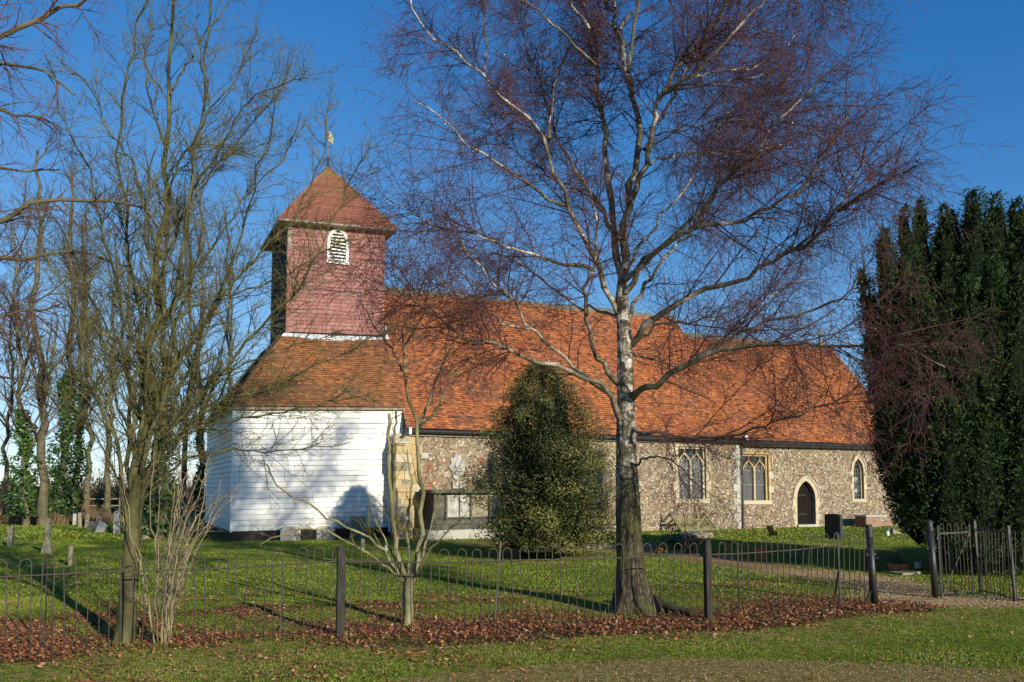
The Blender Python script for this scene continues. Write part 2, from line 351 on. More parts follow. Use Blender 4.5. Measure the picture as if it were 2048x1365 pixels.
def graded(lo, hi, step, far, n=26):
    c = list(np.arange(lo, hi, step)); g = np.geomspace(step, far, n).cumsum()
    g = g / g[-1] * far
    return np.array([lo - q for q in g[::-1]] + c + [hi + q for q in g])
xs = graded(-13, 13, .16, 900); ys = graded(5.2, 30, .16, 1500); ys = ys[ys > -40]
X, Y = np.meshgrid(xs, ys); fx, fy = X.ravel(), Y.ravel()
Z = hgt(fx, fy) * (1 - smooth(fy, 22, 30)) * (1 - smooth(np.abs(fx), 11, 14))
idx = np.arange(len(fx)).reshape(X.shape)
q = np.stack([idx[:-1, :-1], idx[:-1, 1:], idx[1:, 1:], idx[1:, :-1]], -1).reshape(-1, 4)
g = npmesh('ground', np.stack([fx, fy, Z], 1), q, M['turf'], smooth=True, kind='structure')
for nme, fn in (('dirt', dirt_f), ('worn', worn_f)):
    a = g.data.attributes.new(nme, 'FLOAT', 'POINT'); a.data.foreach_set('value', fn(fx, fy).astype(np.float32))
# gravel path: a ribbon with ragged edges lying on the turf
pp = np.array(PATHL); t = np.linspace(0, 1, len(pp)); tt = np.linspace(0, 1, 120)
P2 = np.stack([np.interp(tt, t, pp[:, i]) for i in (0, 1)], 1)
for _ in range(6): P2[1:-1] = (P2[:-2] + P2[1:-1] * 2 + P2[2:]) / 4
T2 = nz(np.gradient(P2, axis=0)); N2 = np.stack([-T2[:, 1], T2[:, 0]], 1)
wv = .50 + .05 * rng.standard_normal(120)
wv = wv - .17 * smooth(np.arange(120), 42, 62); wv[:22] += .18
rows = [P2 + N2 * (wv * k)[:, None] for k in (-1, -.5, 0, .5, 1)]
V = np.concatenate([np.stack([r[:, 0], r[:, 1], hgt(r[:, 0], r[:, 1]) + (.010 if 0 < i < 4 else -.004)], 1) for i, r in enumerate(rows)])
ii = np.arange(5 * 120).reshape(5, 120)
npmesh('gravel_path', V, np.stack([ii[:-1, :-1], ii[:-1, 1:], ii[1:, 1:], ii[1:, :-1]], -1).reshape(-1, 4)[:, ::-1], M['gravel'], kind='structure')

def in_frame(x, y, m=.03): return (np.abs(x) < (.603 + m) * y) & (y > 6.9)
def sample_frame(n, y0, y1):
    y = np.sqrt(rng.uniform(y0 ** 2, y1 ** 2, n)); x = rng.uniform(-.63, .63, n) * y; return x, y
# inside the church footprint?
def inchurch(x, y):
    s_ = (x - A0[0]) * UU[0] + (y - A0[1]) * UU[1]; n_ = (x - A0[0]) * VV[0] + (y - A0[1]) * VV[1]
    return (s_ > 0) & (s_ < 29) & (n_ > -.25) & (n_ < 9)
def grass(n, y0, y1, h, w, name):
    x, y = sample_frame(n, y0, y1)
    wf = np.maximum(worn_f(x, y), dirt_f(x, y) * 1.3); onp = seg_signed(x, y, PATHL)[0]
    nz_ = .5 + .5 * np.sin(x * 3.1 + 2 * np.sin(y * 1.3)) * np.sin(y * 2.7 + 1.5 * np.sin(x * 2.1))
    nz2 = .5 + .5 * np.sin(x * 9.1 + 3 * np.sin(y * 5.3)) * np.sin(y * 8.7 + 2 * np.sin(x * 7.1))
    k = (rng.random(n) > wf * .85 * (.5 + .3 * nz_ + .5 * nz2)) & (onp > .56) & ~inchurch(x, y); x, y = x[k], y[k]; n = len(x)
    hh = h * rng.uniform(.5, 1.4, n) * (.7 + .6 * nz_[k]); hh *= 1 - .45 * np.clip(worn_f(x, y), 0, 1); a = rng.uniform(0, math.pi, n); ww = w * rng.uniform(.6, 1.3, n)
    z = hgt(x, y) * (y < 22) - .004; dx, dy = np.cos(a) * ww / 2, np.sin(a) * ww / 2
    ln = hh * rng.uniform(.1, .9, n); la = rng.uniform(0, 2 * math.pi, n)
    V = np.stack([np.stack([x - dx, y - dy, z], 1), np.stack([x + dx, y + dy, z], 1), np.stack([x + np.cos(la) * ln, y + np.sin(la) * ln, z + hh], 1)], 1).reshape(-1, 3)
    tn = np.clip(rng.normal(.42, .22, n) + .30 * (nz_[k] - .5) + .16 * np.sin(x * 1.3 + 2 * np.sin(y * .6 + 1)) * np.sin(y * 1.1 + x * .3) + .42 * worn_f(x, y) * nz2[k], 0, 1)
    npmesh(name, V, np.arange(3 * n).reshape(-1, 3), M['grassblade'], tint=np.repeat(tn, 3), kind='stuff', label='short green turf of the churchyard and verge', cat='grass')
grass(420000, 6.9, 13, .017, .007, 'grass')
def tufts():
    c = []
    for (px, py) in [(680, 1277), (1417, 1243), (1266, 1236), (1230, 1228), (817, 1250), (248, 1292), (232, 1286), (320, 1294), (1750, 1213), (1872, 1197), (990, 1242), (1478, 1228), (94, 1109), (20, 1095)]:
        p = gnd(px, py); k = int(rng.integers(25, 70)); c.append(np.stack([p[0] + rng.normal(0, .07, k), p[1] + rng.normal(0, .06, k)], 1))
    c = np.concatenate(c); n = len(c); x, y = c[:, 0], c[:, 1]; h = rng.uniform(.025, .08, n); a = rng.uniform(0, 6.28, n); w = .005; z = hgt(x, y) - .005
    V = np.stack([np.stack([x - w * np.sin(a), y - w * np.cos(a), z], 1), np.stack([x + w * np.sin(a), y + w * np.cos(a), z], 1), np.stack([x + h * .6 * np.cos(a), y + h * .6 * np.sin(a), z + h], 1)], 1).reshape(-1, 3)
    npmesh('grass', V, np.arange(3 * n).reshape(-1, 3), M['grassblade'], tint=np.repeat(np.clip(rng.normal(.5, .25, n), 0, 1), 3), kind='stuff', label='longer grass tufts round the posts and trunks', cat='grass')
tufts()
grass(250000, 13, 27, .024, .018, 'grass')
grass(60000, 27, 46, .045, .05, 'grass')

def leafquads(c, ln, wd, tilt=.5, updir=None, curl=.25):
    """centres -> small folded leaves, two triangles each, 4 verts"""
    n = len(c); az = rng.uniform(0, 2 * math.pi, n)
    a = np.stack([np.cos(az), np.sin(az), rng.normal(0, tilt, n)], 1); a = nz(a)
    up = nz(np.array([0, 0, 1.]) + rng.normal(0, tilt, (n, 3))) if updir is None else nz(updir + rng.normal(0, tilt, (n, 3)))
    b = nz(np.cross(up, a)); u = np.cross(a, b)
    L = ln[:, None]; Wd = wd[:, None]
    V = np.stack([c - a * L / 2, c + b * Wd / 2 + u * Wd * curl, c + a * L / 2 + u * L * curl * .5, c - b * Wd / 2 + u * Wd * curl], 1).reshape(-1, 3)
    f = np.arange(4 * n).reshape(-1, 4); F3 = np.concatenate([f[:, [0, 1, 2]], f[:, [0, 2, 3]]])
    return V, F3
def leaves(n, keep, name, size, zadd=.01, label=None):
    x, y = sample_frame(n, 6.9, 16); k = keep(x, y); x, y = x[k], y[k]; n = len(x)
    z = hgt(x, y) + rng.uniform(0, zadd, n) + .01
    V, F3 = leafquads(np.stack([x, y, z], 1), size * rng.uniform(.35, 1.7, n), size * .6 * rng.uniform(.5, 1.3, n), .45)
    npmesh(name, V, F3, M['leaflitter'], tint=np.repeat(np.clip(rng.normal(.45, .25, n), 0, 1), 4), kind='stuff', label=label, cat='fallen leaves')
def keep_strip(x, y):
    _, sg, al = seg_signed(x, y, FL); w = 1.0 * smooth(al, 6.0, 9.0)
    wob = .20 * np.sin(al * 1.3) + .13 * np.sin(al * 3.1 + 1) + .08 * np.sin(al * 7.3) + rng.normal(0, .10, len(x))
    d = smooth(sg + wob, -.95, -.55) * (1 - smooth(sg + wob, .1, 1.1)) * (w + .12) * (1 - smooth(al, 14.2, 15.2) * .75)
    lft = smooth(-x, 3.7, 4.8) * smooth(sg, -.45, -.1) * (1 - smooth(sg, .9, 1.7)) * .9
    br = np.exp(-((x + .9) / .9) ** 2 - ((sg - .35) / .25) ** 2)
    return rng.random(len(x)) < np.maximum.reduce([d, lft, br * .7]) * (.62 + .38 * np.sin(x * 3.7 + 3 * np.sin(y * 5)))
leaves(260000, keep_strip, 'fallen_leaves', .040, .035, 'red brown leaf litter drifted along the foot of the bow top fence')
def keep_scatter(x, y):
    _, sg, al = seg_signed(x, y, FL)
    cl = np.clip(np.sin(x * 2.3 + np.sin(y * 3)) * np.sin(y * 2.9 + x) * .9 + .35, 0, 1)
    d = np.where(sg > 0, (.16 + .75 * smooth(-x, -1.5, 4)) * (1 - smooth(sg, .6, 4.8)) * (.25 + cl) + .010, (.02 + .22 * cl * (1 - smooth(x, -2.5, 3.0)) * (1 - smooth(-sg, .9, 2.2) * .6)))
    return (rng.random(len(x)) < d * (.3 + cl)) & (seg_signed(x, y, PATHL)[0] > .3)
leaves(260000, keep_scatter, 'fallen_leaves', .040, .012, 'single red brown leaves scattered over the turf')
# pebbles
x, y = sample_frame(130000, 6.9, 17); dpth = seg_signed(x, y, PATHL)[0]
k = (rng.random(len(x)) < np.where(dpth < .5, .8, np.where(dpth < .85, .22, 0)) + .004 + .30 * smooth(worn_f(x, y), .5, .9)) ; x, y = x[k], y[k]; n = len(x)
c = np.stack([x, y, hgt(x, y) + .012], 1); r = (rng.uniform(.006, .016, n) * np.where(seg_signed(x, y, PATHL)[0] < 1, 1, .6))[:, None]
o = np.array([[1, 0, 0], [-.5, .87, 0], [-.5, -.87, 0], [0, 0, .8]])
V = (c[:, None, :] + o[None] * r[:, :, None] * rng.uniform(.6, 1.3, (n, 4, 1))).reshape(-1, 3); b = np.arange(n)[:, None] * 4
npmesh('pebbles', V, np.concatenate([b + [0, 1, 3], b + [1, 2, 3], b + [2, 0, 3]]), M['pebble'], tint=np.repeat(rng.random(n), 4), kind='stuff', label='loose fine gravel on the churchyard path', cat='gravel')
# ---------------------------------------------------------------- church (local axes: x east along the front, y north, z up)
church = empty('church', A0, TH, 'flint church with orange tiled roofs and pink boarded belfry over a white boarded base', 'church')
NF, CF = -.30, -.18            # front planes of the nave and the chancel wall
CN = 4.15                      # ridge line
def boards(par, p0, p1, q0, q1, n, mat, proud=.022, name='weatherboard', out=None, split=0, gap=.075):
    """weatherboards between the bottom edge p0-p1 and the top edge q0-q1, facing `out`"""
    p0, p1, q0, q1 = (np.array(v, float) for v in (p0, p1, q0, q1)); o = np.array(out, float)
    for i in range(n):
        a, b = i / n, (i + 1) / n; j = random.uniform(-.03, .03) / n
        L0, R0 = p0 + (q0 - p0) * (a + (j if i else 0)), p1 + (q1 - p1) * (a + (random.uniform(-.03, .03) / n if i else 0)); L1, R1 = p0 + (q0 - p0) * b, p1 + (q1 - p1) * b
        L1 = L1 - (q0 - p0) / n * gap; R1 = R1 - (q1 - p1) / n * gap
        cuts = [0, 1]
        if split and random.random() < split: cuts = [0, random.uniform(.25, .75), 1]
        for c0, c1 in zip(cuts[:-1], cuts[1:]):
            g = .0008; pr = proud * random.uniform(.85, 1.15)
            A, B, Cc, D = L0 + (R0 - L0) * (c0 + g), L0 + (R0 - L0) * (c1 - g), L1 + (R1 - L1) * (c1 - g), L1 + (R1 - L1) * (c0 + g)
            m = MB(); m.hexa([A + o * .001, B + o * .001, B + o * pr, A + o * pr, D - o * .002, Cc - o * .002, Cc + o * .005, D + o * .005])
            m.build(name, mat, par)
# --- white tower base
tb = MB(); tb.box(.03, 5.40, .03, 8.25, .0, 4.1); tb = tb.build('tower_base_wall', M['tar_and_shade'], church)
def ev(s): return 4.12 + .035 * s
boards(tb, (0, 0, .30), (5.42, 0, .34), (0, 0, 4.13), (5.42, 0, 4.32), 23, M['white'], out=(0, -1, 0), split=.35)
boards(tb, (0, 8.3, .30), (0, 0, .30), (0, 8.3, 4.13), (0, 0, 4.13), 23, M['white'], out=(-1, 0, 0), split=.3)
m = MB(); m.box(-.035, .035, -.035, .035, .27, 4.14); m.build('corner_board', M['white'], tb, bevel=.004)
m = MB(); m.box(5.40, 5.46, -.035, .30, .30, 4.36); m.build('corner_board', M['white'], tb, bevel=.004)
m = MB(); m.box(-.02, 5.40, -.02, .1, -.05, .29); m.box(-.02, .1, .1, 8.25, -.05, .29); m.build('plinth', M['tar_and_shade'], tb)

# --- tiled planes
def tiles(par, BL, BR, TL, TR, mat, w=.165, row=.105, name='roof_tiles', dark=0):
    BL, BR, TL, TR = (np.array(v, float) for v in (BL, BR, TL, TR)); up = TL - BL if np.linalg.norm(TL - BL) > 0 else TR - BR
    e = nz(BR - BL); nrm = nz(np.cross(e, nz((TL + TR) / 2 - (BL + BR) / 2))); nrm = nrm * (1 if nrm[2] > 0 else -1)
    ups = nz(np.cross(nrm, e)); ups = ups if ups[2] > 0 else -ups
    H = np.dot(TL - BL, ups); nr = int(H / row); Vs = []; Ts = []
    for i in range(nr):
        t0, t1 = i / nr, min((i + 1.25) / nr, 1); sag = .004 * rng.standard_normal(400)
        a0, b0 = BL + (TL - BL) * t0, BR + (TR - BR) * t0; a1, b1 = BL + (TL - BL) * t1, BR + (TR - BR) * t1
        x0, x1 = (a0 - BL) @ e, (b0 - BL) @ e; k = max(1, int(round((x1 - x0) / w)) + 1)
        ed = x0 + (np.arange(k + 1) - (.5 if i % 2 else 0)) * w; lo = np.clip(ed[:-1], x0, x1); hi = np.clip(ed[1:], x0, x1); g = hi - lo > .02; lo, hi = lo[g] + .002, hi[g] - .002; k = len(lo)
        if not k: continue
        y0 = (a0 - BL) @ ups; y1 = (a1 - BL) @ ups; X0, X1 = (a1 - BL) @ e, (b1 - BL) @ e
        lo1, hi1 = np.clip(lo, X0, X1), np.clip(hi, X0, X1)
        yy = y0 + rng.normal(0, .004, k); lift = .024 + np.abs(rng.normal(0, .007, k)) ; sk = rng.normal(0, .003, k)
        base = BL + sag[:k, None] * nrm
        def P(x, y, z): return base + x[:, None] * e + (y if hasattr(y, '__len__') else np.full(k, y))[:, None] * ups + (z + .022 + .018 * np.sin(x * .75 + i * .05) + .012 * np.sin(x * 1.9 - i * .07))[:, None] * nrm
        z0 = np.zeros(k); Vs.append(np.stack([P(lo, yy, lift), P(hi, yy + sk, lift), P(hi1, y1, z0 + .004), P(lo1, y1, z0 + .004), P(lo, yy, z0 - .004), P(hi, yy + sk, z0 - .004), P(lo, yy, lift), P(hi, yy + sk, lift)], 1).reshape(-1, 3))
        tv = np.repeat(np.clip(rng.normal(.54, .17, k) + (rng.random(k) < .06) * -.33, .1, 1), 8).reshape(k, 8); tv[:, 4:] = rng.uniform(0, .06, (k, 1)); Ts.append(tv.ravel())  # lower edge faces coloured dark: moss plus painted shadow lines between rows
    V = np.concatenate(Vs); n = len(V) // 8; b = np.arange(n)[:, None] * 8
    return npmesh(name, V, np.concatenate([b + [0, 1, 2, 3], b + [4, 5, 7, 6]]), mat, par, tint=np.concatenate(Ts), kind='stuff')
def slab(m, pts, d):   # quad with thickness d downwards
    p = [np.array(v, float) for v in pts]; m.hexa([v - np.array([0, 0, d]) for v in p] + p)
# --- skirt roof over the tower base
E0, E1, E2 = (-.16, -.16, 4.10), (5.50, -.16, 4.30), (-.16, 8.45, 4.10)
I0, I1, I2, I3 = (1.72, 2.28, 6.84), (5.60, 2.28, 6.93), (1.72, 6.0, 6.84), (5.60, 6.0, 6.93)
m = MB(); slab(m, [E0, E1, I1, I0], .06); slab(m, [E2, E0, I0, I2], .06); slab(m, [(5.5, 8.45, 4.3), E2, I2, I3], .06)
sk = m.build('skirt_roof', M['greywood'], church)
off = np.array([0, 0, .012])
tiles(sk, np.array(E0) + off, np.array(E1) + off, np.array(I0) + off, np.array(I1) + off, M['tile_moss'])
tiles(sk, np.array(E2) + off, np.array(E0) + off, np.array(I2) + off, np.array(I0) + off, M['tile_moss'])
m = MB(); a, b = np.array(E0), np.array(I0); k = 26
for i in range(k):
    p = a + (b - a) * i / k + [0, 0, .05]; q = a + (b - a) * (i + 1.15) / k + [0, 0, .028]; m.bar(p, q, .16, .03)
m.build('hip_tiles', M['tile_moss'], sk)
m = MB(); m.hexa([(1.66, 2.16, 6.70), (5.62, 2.16, 6.80), (5.62, 2.20, 6.80), (1.66, 2.20, 6.70), (1.86, 2.34, 6.99), (5.52, 2.34, 7.10), (5.52, 2.38, 7.10), (1.86, 2.38, 6.99)])
m.hexa([(5.50, 2.16, 6.72), (5.66, 2.16, 6.72), (5.66, 2.3, 6.8), (5.5, 2.3, 6.8), (5.47, 2.30, 7.55), (5.50, 2.30, 7.55), (5.50, 2.38, 7.55), (5.47, 2.38, 7.55)])
m.build('lead_flashing', M['lead'], sk)
# --- belfry
bs0, bs1, bn0, bn1 = 1.97, 5.42, 2.42, 5.87
m = MB(); m.box(bs0 + .03, bs1 - .03, bn0 + .03, bn1 - .03, 6.6, 11.15); bw = m.build('belfry_wall', M['tar_and_shade'], church)
boards(bw, (bs0, bn0, 7.06), (bs1, bn0, 7.18), (bs0 + .01, bn0, 11.05), (bs1 - .02, bn0, 11.22), 29, M['pink'], .018, out=(0, -1, 0), split=.6, gap=.06)
boards(bw, (bs0, bn1, 6.8), (bs0, bn0, 6.9), (bs0, bn1, 11.15), (bs0, bn0, 11.1), 29, M['tar_and_shade'], .018, out=(-1, 0, 0))  # west boards near black: the shade on this side is put into the colour
boards(bw, (bs1, bn0, 6.9), (bs1, bn1, 6.9), (bs1, bn0, 11.22), (bs1, bn1, 11.22), 29, M['pink'], .018, out=(1, 0, 0))
m = MB(); m.box(bs0 - .03, bs0 + .10, bn0 - .035, bn0 + .06, 7.0, 11.12); m.build('corner_board', M['pink'], bw, label='pink corner board, bare grey at its top')
m = MB(); m.box(bs0 - .032, bs0 + .102, bn0 - .038, bn0 - .036, 10.1, 11.1); m.build('bare_patch', M['greywood'], bw)
m = MB(); m.box(bs1 - .04, bs1 + .03, bn0 - .035, bn0 + .05, 7.1, 11.2); m.build('corner_board', M['pink'], bw)
# belfry roof: pyramid of boards
cx, cy_ = (bs0 + bs1) / 2, (bn0 + bn1) / 2; AP = np.array([cx, cy_, 13.85]); o = .40
c4 = [np.array([bs0 - o, bn0 - o, 10.93]), np.array([bs1 + o, bn0 - o, 11.10]), np.array([bs1 + o, bn1 + o, 11.10]), np.array([bs0 - o, bn1 + o, 10.93])]
m = MB(); m.add([*c4, AP, *[v - np.array([0, 0, .07]) for v in c4]], [(0, 1, 4), (1, 2, 4), (2, 3, 4), (3, 0, 4), (5, 8, 7, 6), (0, 5, 6, 1), (1, 6, 7, 2), (2, 7, 8, 3), (3, 8, 5, 0)])
br_ = m.build('belfry_roof', M['greywood'], church)
for i in range(4):
    a, b = c4[i], c4[(i + 1) % 4]; nr = 22; o3 = nz(np.cross(b - a, AP - a))
    for k in range(nr):
        t0, t1 = k / nr, min((k + 1.1) / nr, 1); p, q_ = a + (AP - a) * t0, b + (AP - b) * t0; p1, q1 = a + (AP - a) * t1, b + (AP - b) * t1
        pr = .022 * random.uniform(.8, 1.3); mm = MB(); mm.hexa([p, q_, q_ + o3 * pr, p + o3 * pr, p1, q1, q1 + o3 * .004, p1 + o3 * .004]); mm.build('roof_board', M['bboard'], br_)
for i in range(4):
    m = MB(); m.bar(c4[i] + [0, 0, .02], AP + [0, 0, .02], .07, .03); m.build('hip_board', M['pink'], br_)
# louvred opening
def arch(w, h, spring, n=9, point=1.0):
    """half-width w, apex height h above base 0, springing height; pointed/round outline from left foot to right foot"""
    l = []
    for i in range(n + 1):
        t = i / n; a = math.pi / 2 * t
        x = -w * math.cos(a); z = math.sin(a)
        x = -w * (1 - t) ** 1.0 if point > 1.5 else x
        zz = spring + (h - spring) * (z ** (1.0 / point) if point > 1 else z)
        l.append((x, zz))
    return l
def pointed(w, spring, apex, n=8):
    """two-centred pointed arch half-width w: list left->apex"""
    hgt_ = apex - spring; r = (w * w + hgt_ * hgt_) / (2 * w); cxx = -w + r; l = []
    a1 = math.atan2(hgt_, -cxx)   # angle at apex seen from centre (cxx, spring)
    for i in range(n + 1):
        a = math.pi + (a1 - math.pi) * i / n; l.append((cxx + r * math.cos(a), spring + r * math.sin(a)))
    return l
def outline(cx, base, w, spring, apex, n=8):
    L = pointed(w, spring, apex, n); R = [(-x, z) for x, z in L[::-1][1:]]
    return [(cx - w, base)] + [(cx + x, z) for x, z in L] + [(cx + x, z) for x, z in R] + [(cx + w, base)]
lv = empty('louvre_window', (0, 0, 0)); lv.parent = church
lc, lb = 3.72, 9.72
OL = outline(lc, lb, .34, 10.42, 10.93)
m = MB(); m.prism(OL, bn0 - .03, bn0 - .022); m.build('dark_opening', M['tar_and_shade'], lv)
m = MB(); m.ribbon(OL, .10, bn0 - .07, bn0 - .02); m.build('frame', M['white'], lv)
m = MB(); m.box(lc - .41, lc + .41, bn0 - .085, bn0 - .02, lb - .08, lb + .02); m.build('sill', M['white'], lv)
for i in range(9):
    z = lb + .05 + i * .120; w = .30 if z < 10.42 else .30 * max(.18, math.sqrt(max(0, 1 - ((z - 10.40) / .52) ** 1.9)))
    m = MB(); tl = random.uniform(-.012, .012)
    m.hexa([(lc - w, bn0 - .062, z + tl), (lc + w, bn0 - .062, z - tl), (lc + w, bn0 - .052, z - tl), (lc - w, bn0 - .052, z + tl), (lc - w, bn0 - .034, z + .058 + tl), (lc + w, bn0 - .034, z + .058 - tl), (lc + w, bn0 - .024, z + .058 - tl), (lc - w, bn0 - .024, z + .058 + tl)])
    m.build('slat', M['white'], lv)
# weathervane
wv_ = empty('weathervane'); wv_.parent = church; ax, ay, az = AP
m = MB(); m.tube([(ax, ay, az - .1), (ax, ay, az + .38)], [.055, .035], 8); m.tube([(ax, ay, az + .3), (ax, ay, az + 1.42)], [.018, .012], 6); m.build('spindle', M['blackiron'], wv_)
m = MB()
for sgn in (-1, 1):
    t = np.linspace(0, 1, 9); m.tube([(ax + sgn * (.04 + .14 * math.sin(math.pi * q)), ay, az + .02 + .26 * q) for q in t], .012, 5)
    m.tube([(ax + sgn * .02, ay, az + .3), (ax + sgn * .16, ay, az + .27), (ax + sgn * .2, ay, az + .34)], .01, 5)
m.build('scrollwork', M['blackiron'], wv_)
m = MB(); m.tube([(ax + .0, ay - .02, az + .78), (ax + .16, ay - .05, az + .78)], .008, 4); m.build('pointer', M['blackiron'], wv_)
fl = [(a * .8, .30 + b * .72) for a, b in [(0, .98), (.03, 1.35), (-.07, 1.46), (-.13, 1.52), (-.10, 1.42), (.05, 1.52), (.16, 1.36), (.235, 1.20), (.24, 1.02), (.20, .92), (.22, .84), (.12, .92)]]
m = MB(); m.prism([(ax + a, az + b) for a, b in fl], ay - .008, ay + .008); m.build('vane', M['gilt'], wv_)

# --- nave and chancel walls, with real openings
def wall_face(m, s0, s1, h0, h1, n, ops):
    """front face polygons with openings [(outline from left foot to right foot)]"""
    edges = [s0]
    for ol in sorted(ops, key=lambda o: o[0][0]):
        a, b = ol[0][0], ol[-1][0]; m.add([(edges[-1], n, h0), (a, n, h0), (a, n, h1), (edges[-1], n, h1)], [(0, 1, 2, 3)]); base = ol[0][1]
        if base > h0: m.add([(a, n, h0), (b, n, h0), (b, n, base), (a, n, base)], [(0, 1, 2, 3)])
        mid = ol[1:-1]
        for p, q_ in zip(mid[:-1], mid[1:]):
            if q_[0] - p[0] > 1e-4: m.add([(p[0], n, p[1]), (q_[0], n, q_[1]), (q_[0], n, h1), (p[0], n, h1)], [(0, 1, 2, 3)])
        D = .34 # reveals
        for p, q_ in zip(ol[:-1], ol[1:]): m.add([(p[0], n, p[1]), (q_[0], n, q_[1]), (q_[0], n + D, q_[1]), (p[0], n + D, p[1])], [(0, 1, 2, 3)])
        m.add([(a, n, base), (b, n, base), (b, n + D, base), (a, n + D, base)], [(3, 2, 1, 0)])
        edges.append(b)
    m.add([(edges[-1], n, h0), (s1, n, h0), (s1, n, h1), (edges[-1], n, h1)], [(0, 1, 2, 3)])
def sq(c, w, b, t): return [(c - w, b), (c - w, t), (c + w, t), (c + w, b)]
W1 = sq(17.10, .66, 1.20, 3.22); W2 = sq(20.36, .66, 1.12, 2.98)
DR = outline(23.02, 0, .50, 1.18, 1.92); W3 = outline(26.05, 1.15, .29, 2.35, 2.90)
NS0, NS1, CS1 = 5.50, 19.50, 28.75
m = MB(); wall_face(m, NS0, NS1, -.1, 3.62, NF, [W1]); m.add([(NS0, NF, -.1), (NS0, 8.6, -.1), (NS0, 8.6, 3.6), (NS0, CN, 9.1), (NS0, NF, 3.6)], [(4, 3, 2, 1, 0)])
m.add([(NS1, NF, -.1), (NS1, 8.6, -.1), (NS1, 8.6, 3.6), (NS1, CN, 9.25), (NS1, NF, 3.6)], [(0, 1, 2, 3, 4)]); m.add([(NS0, 8.6, -.1), (NS1, 8.6, -.1), (NS1, 8.6, 3.6), (NS0, 8.6, 3.6)], [(0, 1, 2, 3)])
nw = m.build('nave_wall', M['mortar'], church)
m = MB(); wall_face(m, NS1, CS1, -.1, 3.62, CF, [W2, DR, W3]); m.add([(CS1, CF, -.1), (CS1, 8.3, -.1), (CS1, 8.3, 3.6), (CS1, CN, 8.5), (CS1, CF, 3.6)], [(0, 1, 2, 3, 4)])
m.add([(NS1, 8.3, -.1), (CS1, 8.3, -.1), (CS1, 8.3, 3.6), (NS1, 8.3, 3.6)], [(0, 1, 2, 3)])
cwl = m.build('chancel_wall', M['mortar'], church)
def flints(par, s0, s1, h0, h1, n, avoid, cell=.086, tf=None):
    gx, gz = np.meshgrid(np.arange(s0, s1, cell), np.arange(h0, h1, cell * .86)); gx = gx + (np.arange(gx.shape[0]) % 2)[:, None] * cell / 2
    x = gx.ravel() + rng.normal(0, cell * .16, gx.size); z = gz.ravel() + rng.normal(0, cell * .14, gx.size)
    k = (x > s0 + .03) & (x < s1 - .03)
    for a in avoid: k &= ~a(x, z)
    x, z = x[k], z[k]; N = len(x); a = np.arange(6) * math.pi / 3
    rx = cell * rng.uniform(.36, .62, N); rz = cell * rng.uniform(.28, .46, N); ph = rng.normal(0, .5, N)
    def ring(s, y, j):
        r = rng.uniform(1 - j, 1 + j, (N, 6)); X = np.cos(a)[None] * rx[:, None] * r * s; Zz = np.sin(a)[None] * rz[:, None] * r * s
        return np.stack([x[:, None] + X * np.cos(ph)[:, None] - Zz * np.sin(ph)[:, None], np.full((N, 6), 0.) + y, z[:, None] + X * np.sin(ph)[:, None] + Zz * np.cos(ph)[:, None]], -1)
    pr = rng.uniform(.010, .030, N)[:, None]
    V = np.concatenate([ring(1, n + .002, .2), ring(.72, n - pr * .8, .12), np.stack([x, n - pr[:, 0], z], 1)[:, None]], 1).reshape(-1, 3)
    b = np.arange(N)[:, None] * 13; q = []; t = []
    for i in range(6):
        j = (i + 1) % 6; q.append(b + [i, 6 + i, 6 + j, j][::-1]); t.append(b + [6 + i, 6 + j, 12])
    tn = rng.random(N) if tf is None else tf(x, z)
    return npmesh('flints', V, [np.concatenate(q), np.concatenate(t)], M['flint'], par, tint=np.repeat(tn, 13), kind='stuff')
def rectav(a, b, c, d): return lambda x, z: (x > a) & (x < b) & (z > c) & (z < d)
def archav(cx, w, sp, ap, base, mg): return lambda x, z: (np.abs(x - cx) < (w + mg) * np.where(z < sp, 1, np.sqrt(np.clip(1 - ((z - sp) / (ap + mg - sp)) ** 2, 0, 1)))) & (z > base) & (z < ap + mg)
def patch(x, z):
    t = rng.random(len(x)); w = .5 + .5 * np.sin(x * 1.3) * np.sin(z * 2.1 + x * .4); return np.clip(t * .9 + w * .12, 0, 1)
brick_rows = []
for k in range(30):
    bx = random.choice([random.uniform(6.1, 6.9), random.uniform(7.8, 9.4)]); bz = 1.62 + .085 * random.randrange(0, 14)
    if bz > 2.4 and random.random() < .6: continue
    if all(abs(bx - p) > .26 or abs(bz - q_) > .05 for p, q_ in brick_rows): brick_rows.append((bx, bz))
for k in range(7): brick_rows.append((random.uniform(20.2, 28.2), random.uniform(.3, 3.2)))
nb = [(p, q_) for p, q_ in brick_rows]
def brickav(x, z):
    k = np.zeros(len(x), bool)
    for p, q_ in nb: k |= (np.abs(x - p) < .15) & (np.abs(z - q_) < .055)
    return k
flints(nw, 5.6, 19.35, -.02, 3.45, NF, [rectav(16.28, 17.98, .98, 3.40), brickav, rectav(5, 5.95, 0, 3.5), rectav(7.0, 7.7, 1.55, 2.85)], tf=patch)
flints(cwl, 19.52, 28.6, -.02, 3.5, CF, [rectav(19.56, 21.16, .90, 3.16), archav(23.02, .5, 1.18, 1.92, -1, .2), archav(26.05, .29, 2.35, 2.9, 1.0, .16), brickav], tf=patch)
bme = None
for p, q_ in brick_rows:
    par, n0 = (nw, NF) if p < NS1 else (cwl, CF)
    if bme is None:
        m = MB(); m.box(-.11, .11, -.018, .03, -.033, .033, .004); ob = m.build('brick', M['brick'], par, bevel=.005); bme = ob.data
    else: ob = link(bpy.data.objects.new('brick', bme), par)
    ob.location = (p, n0, q_); ob.rotation_euler = (0, random.uniform(-.03, .03), 0)
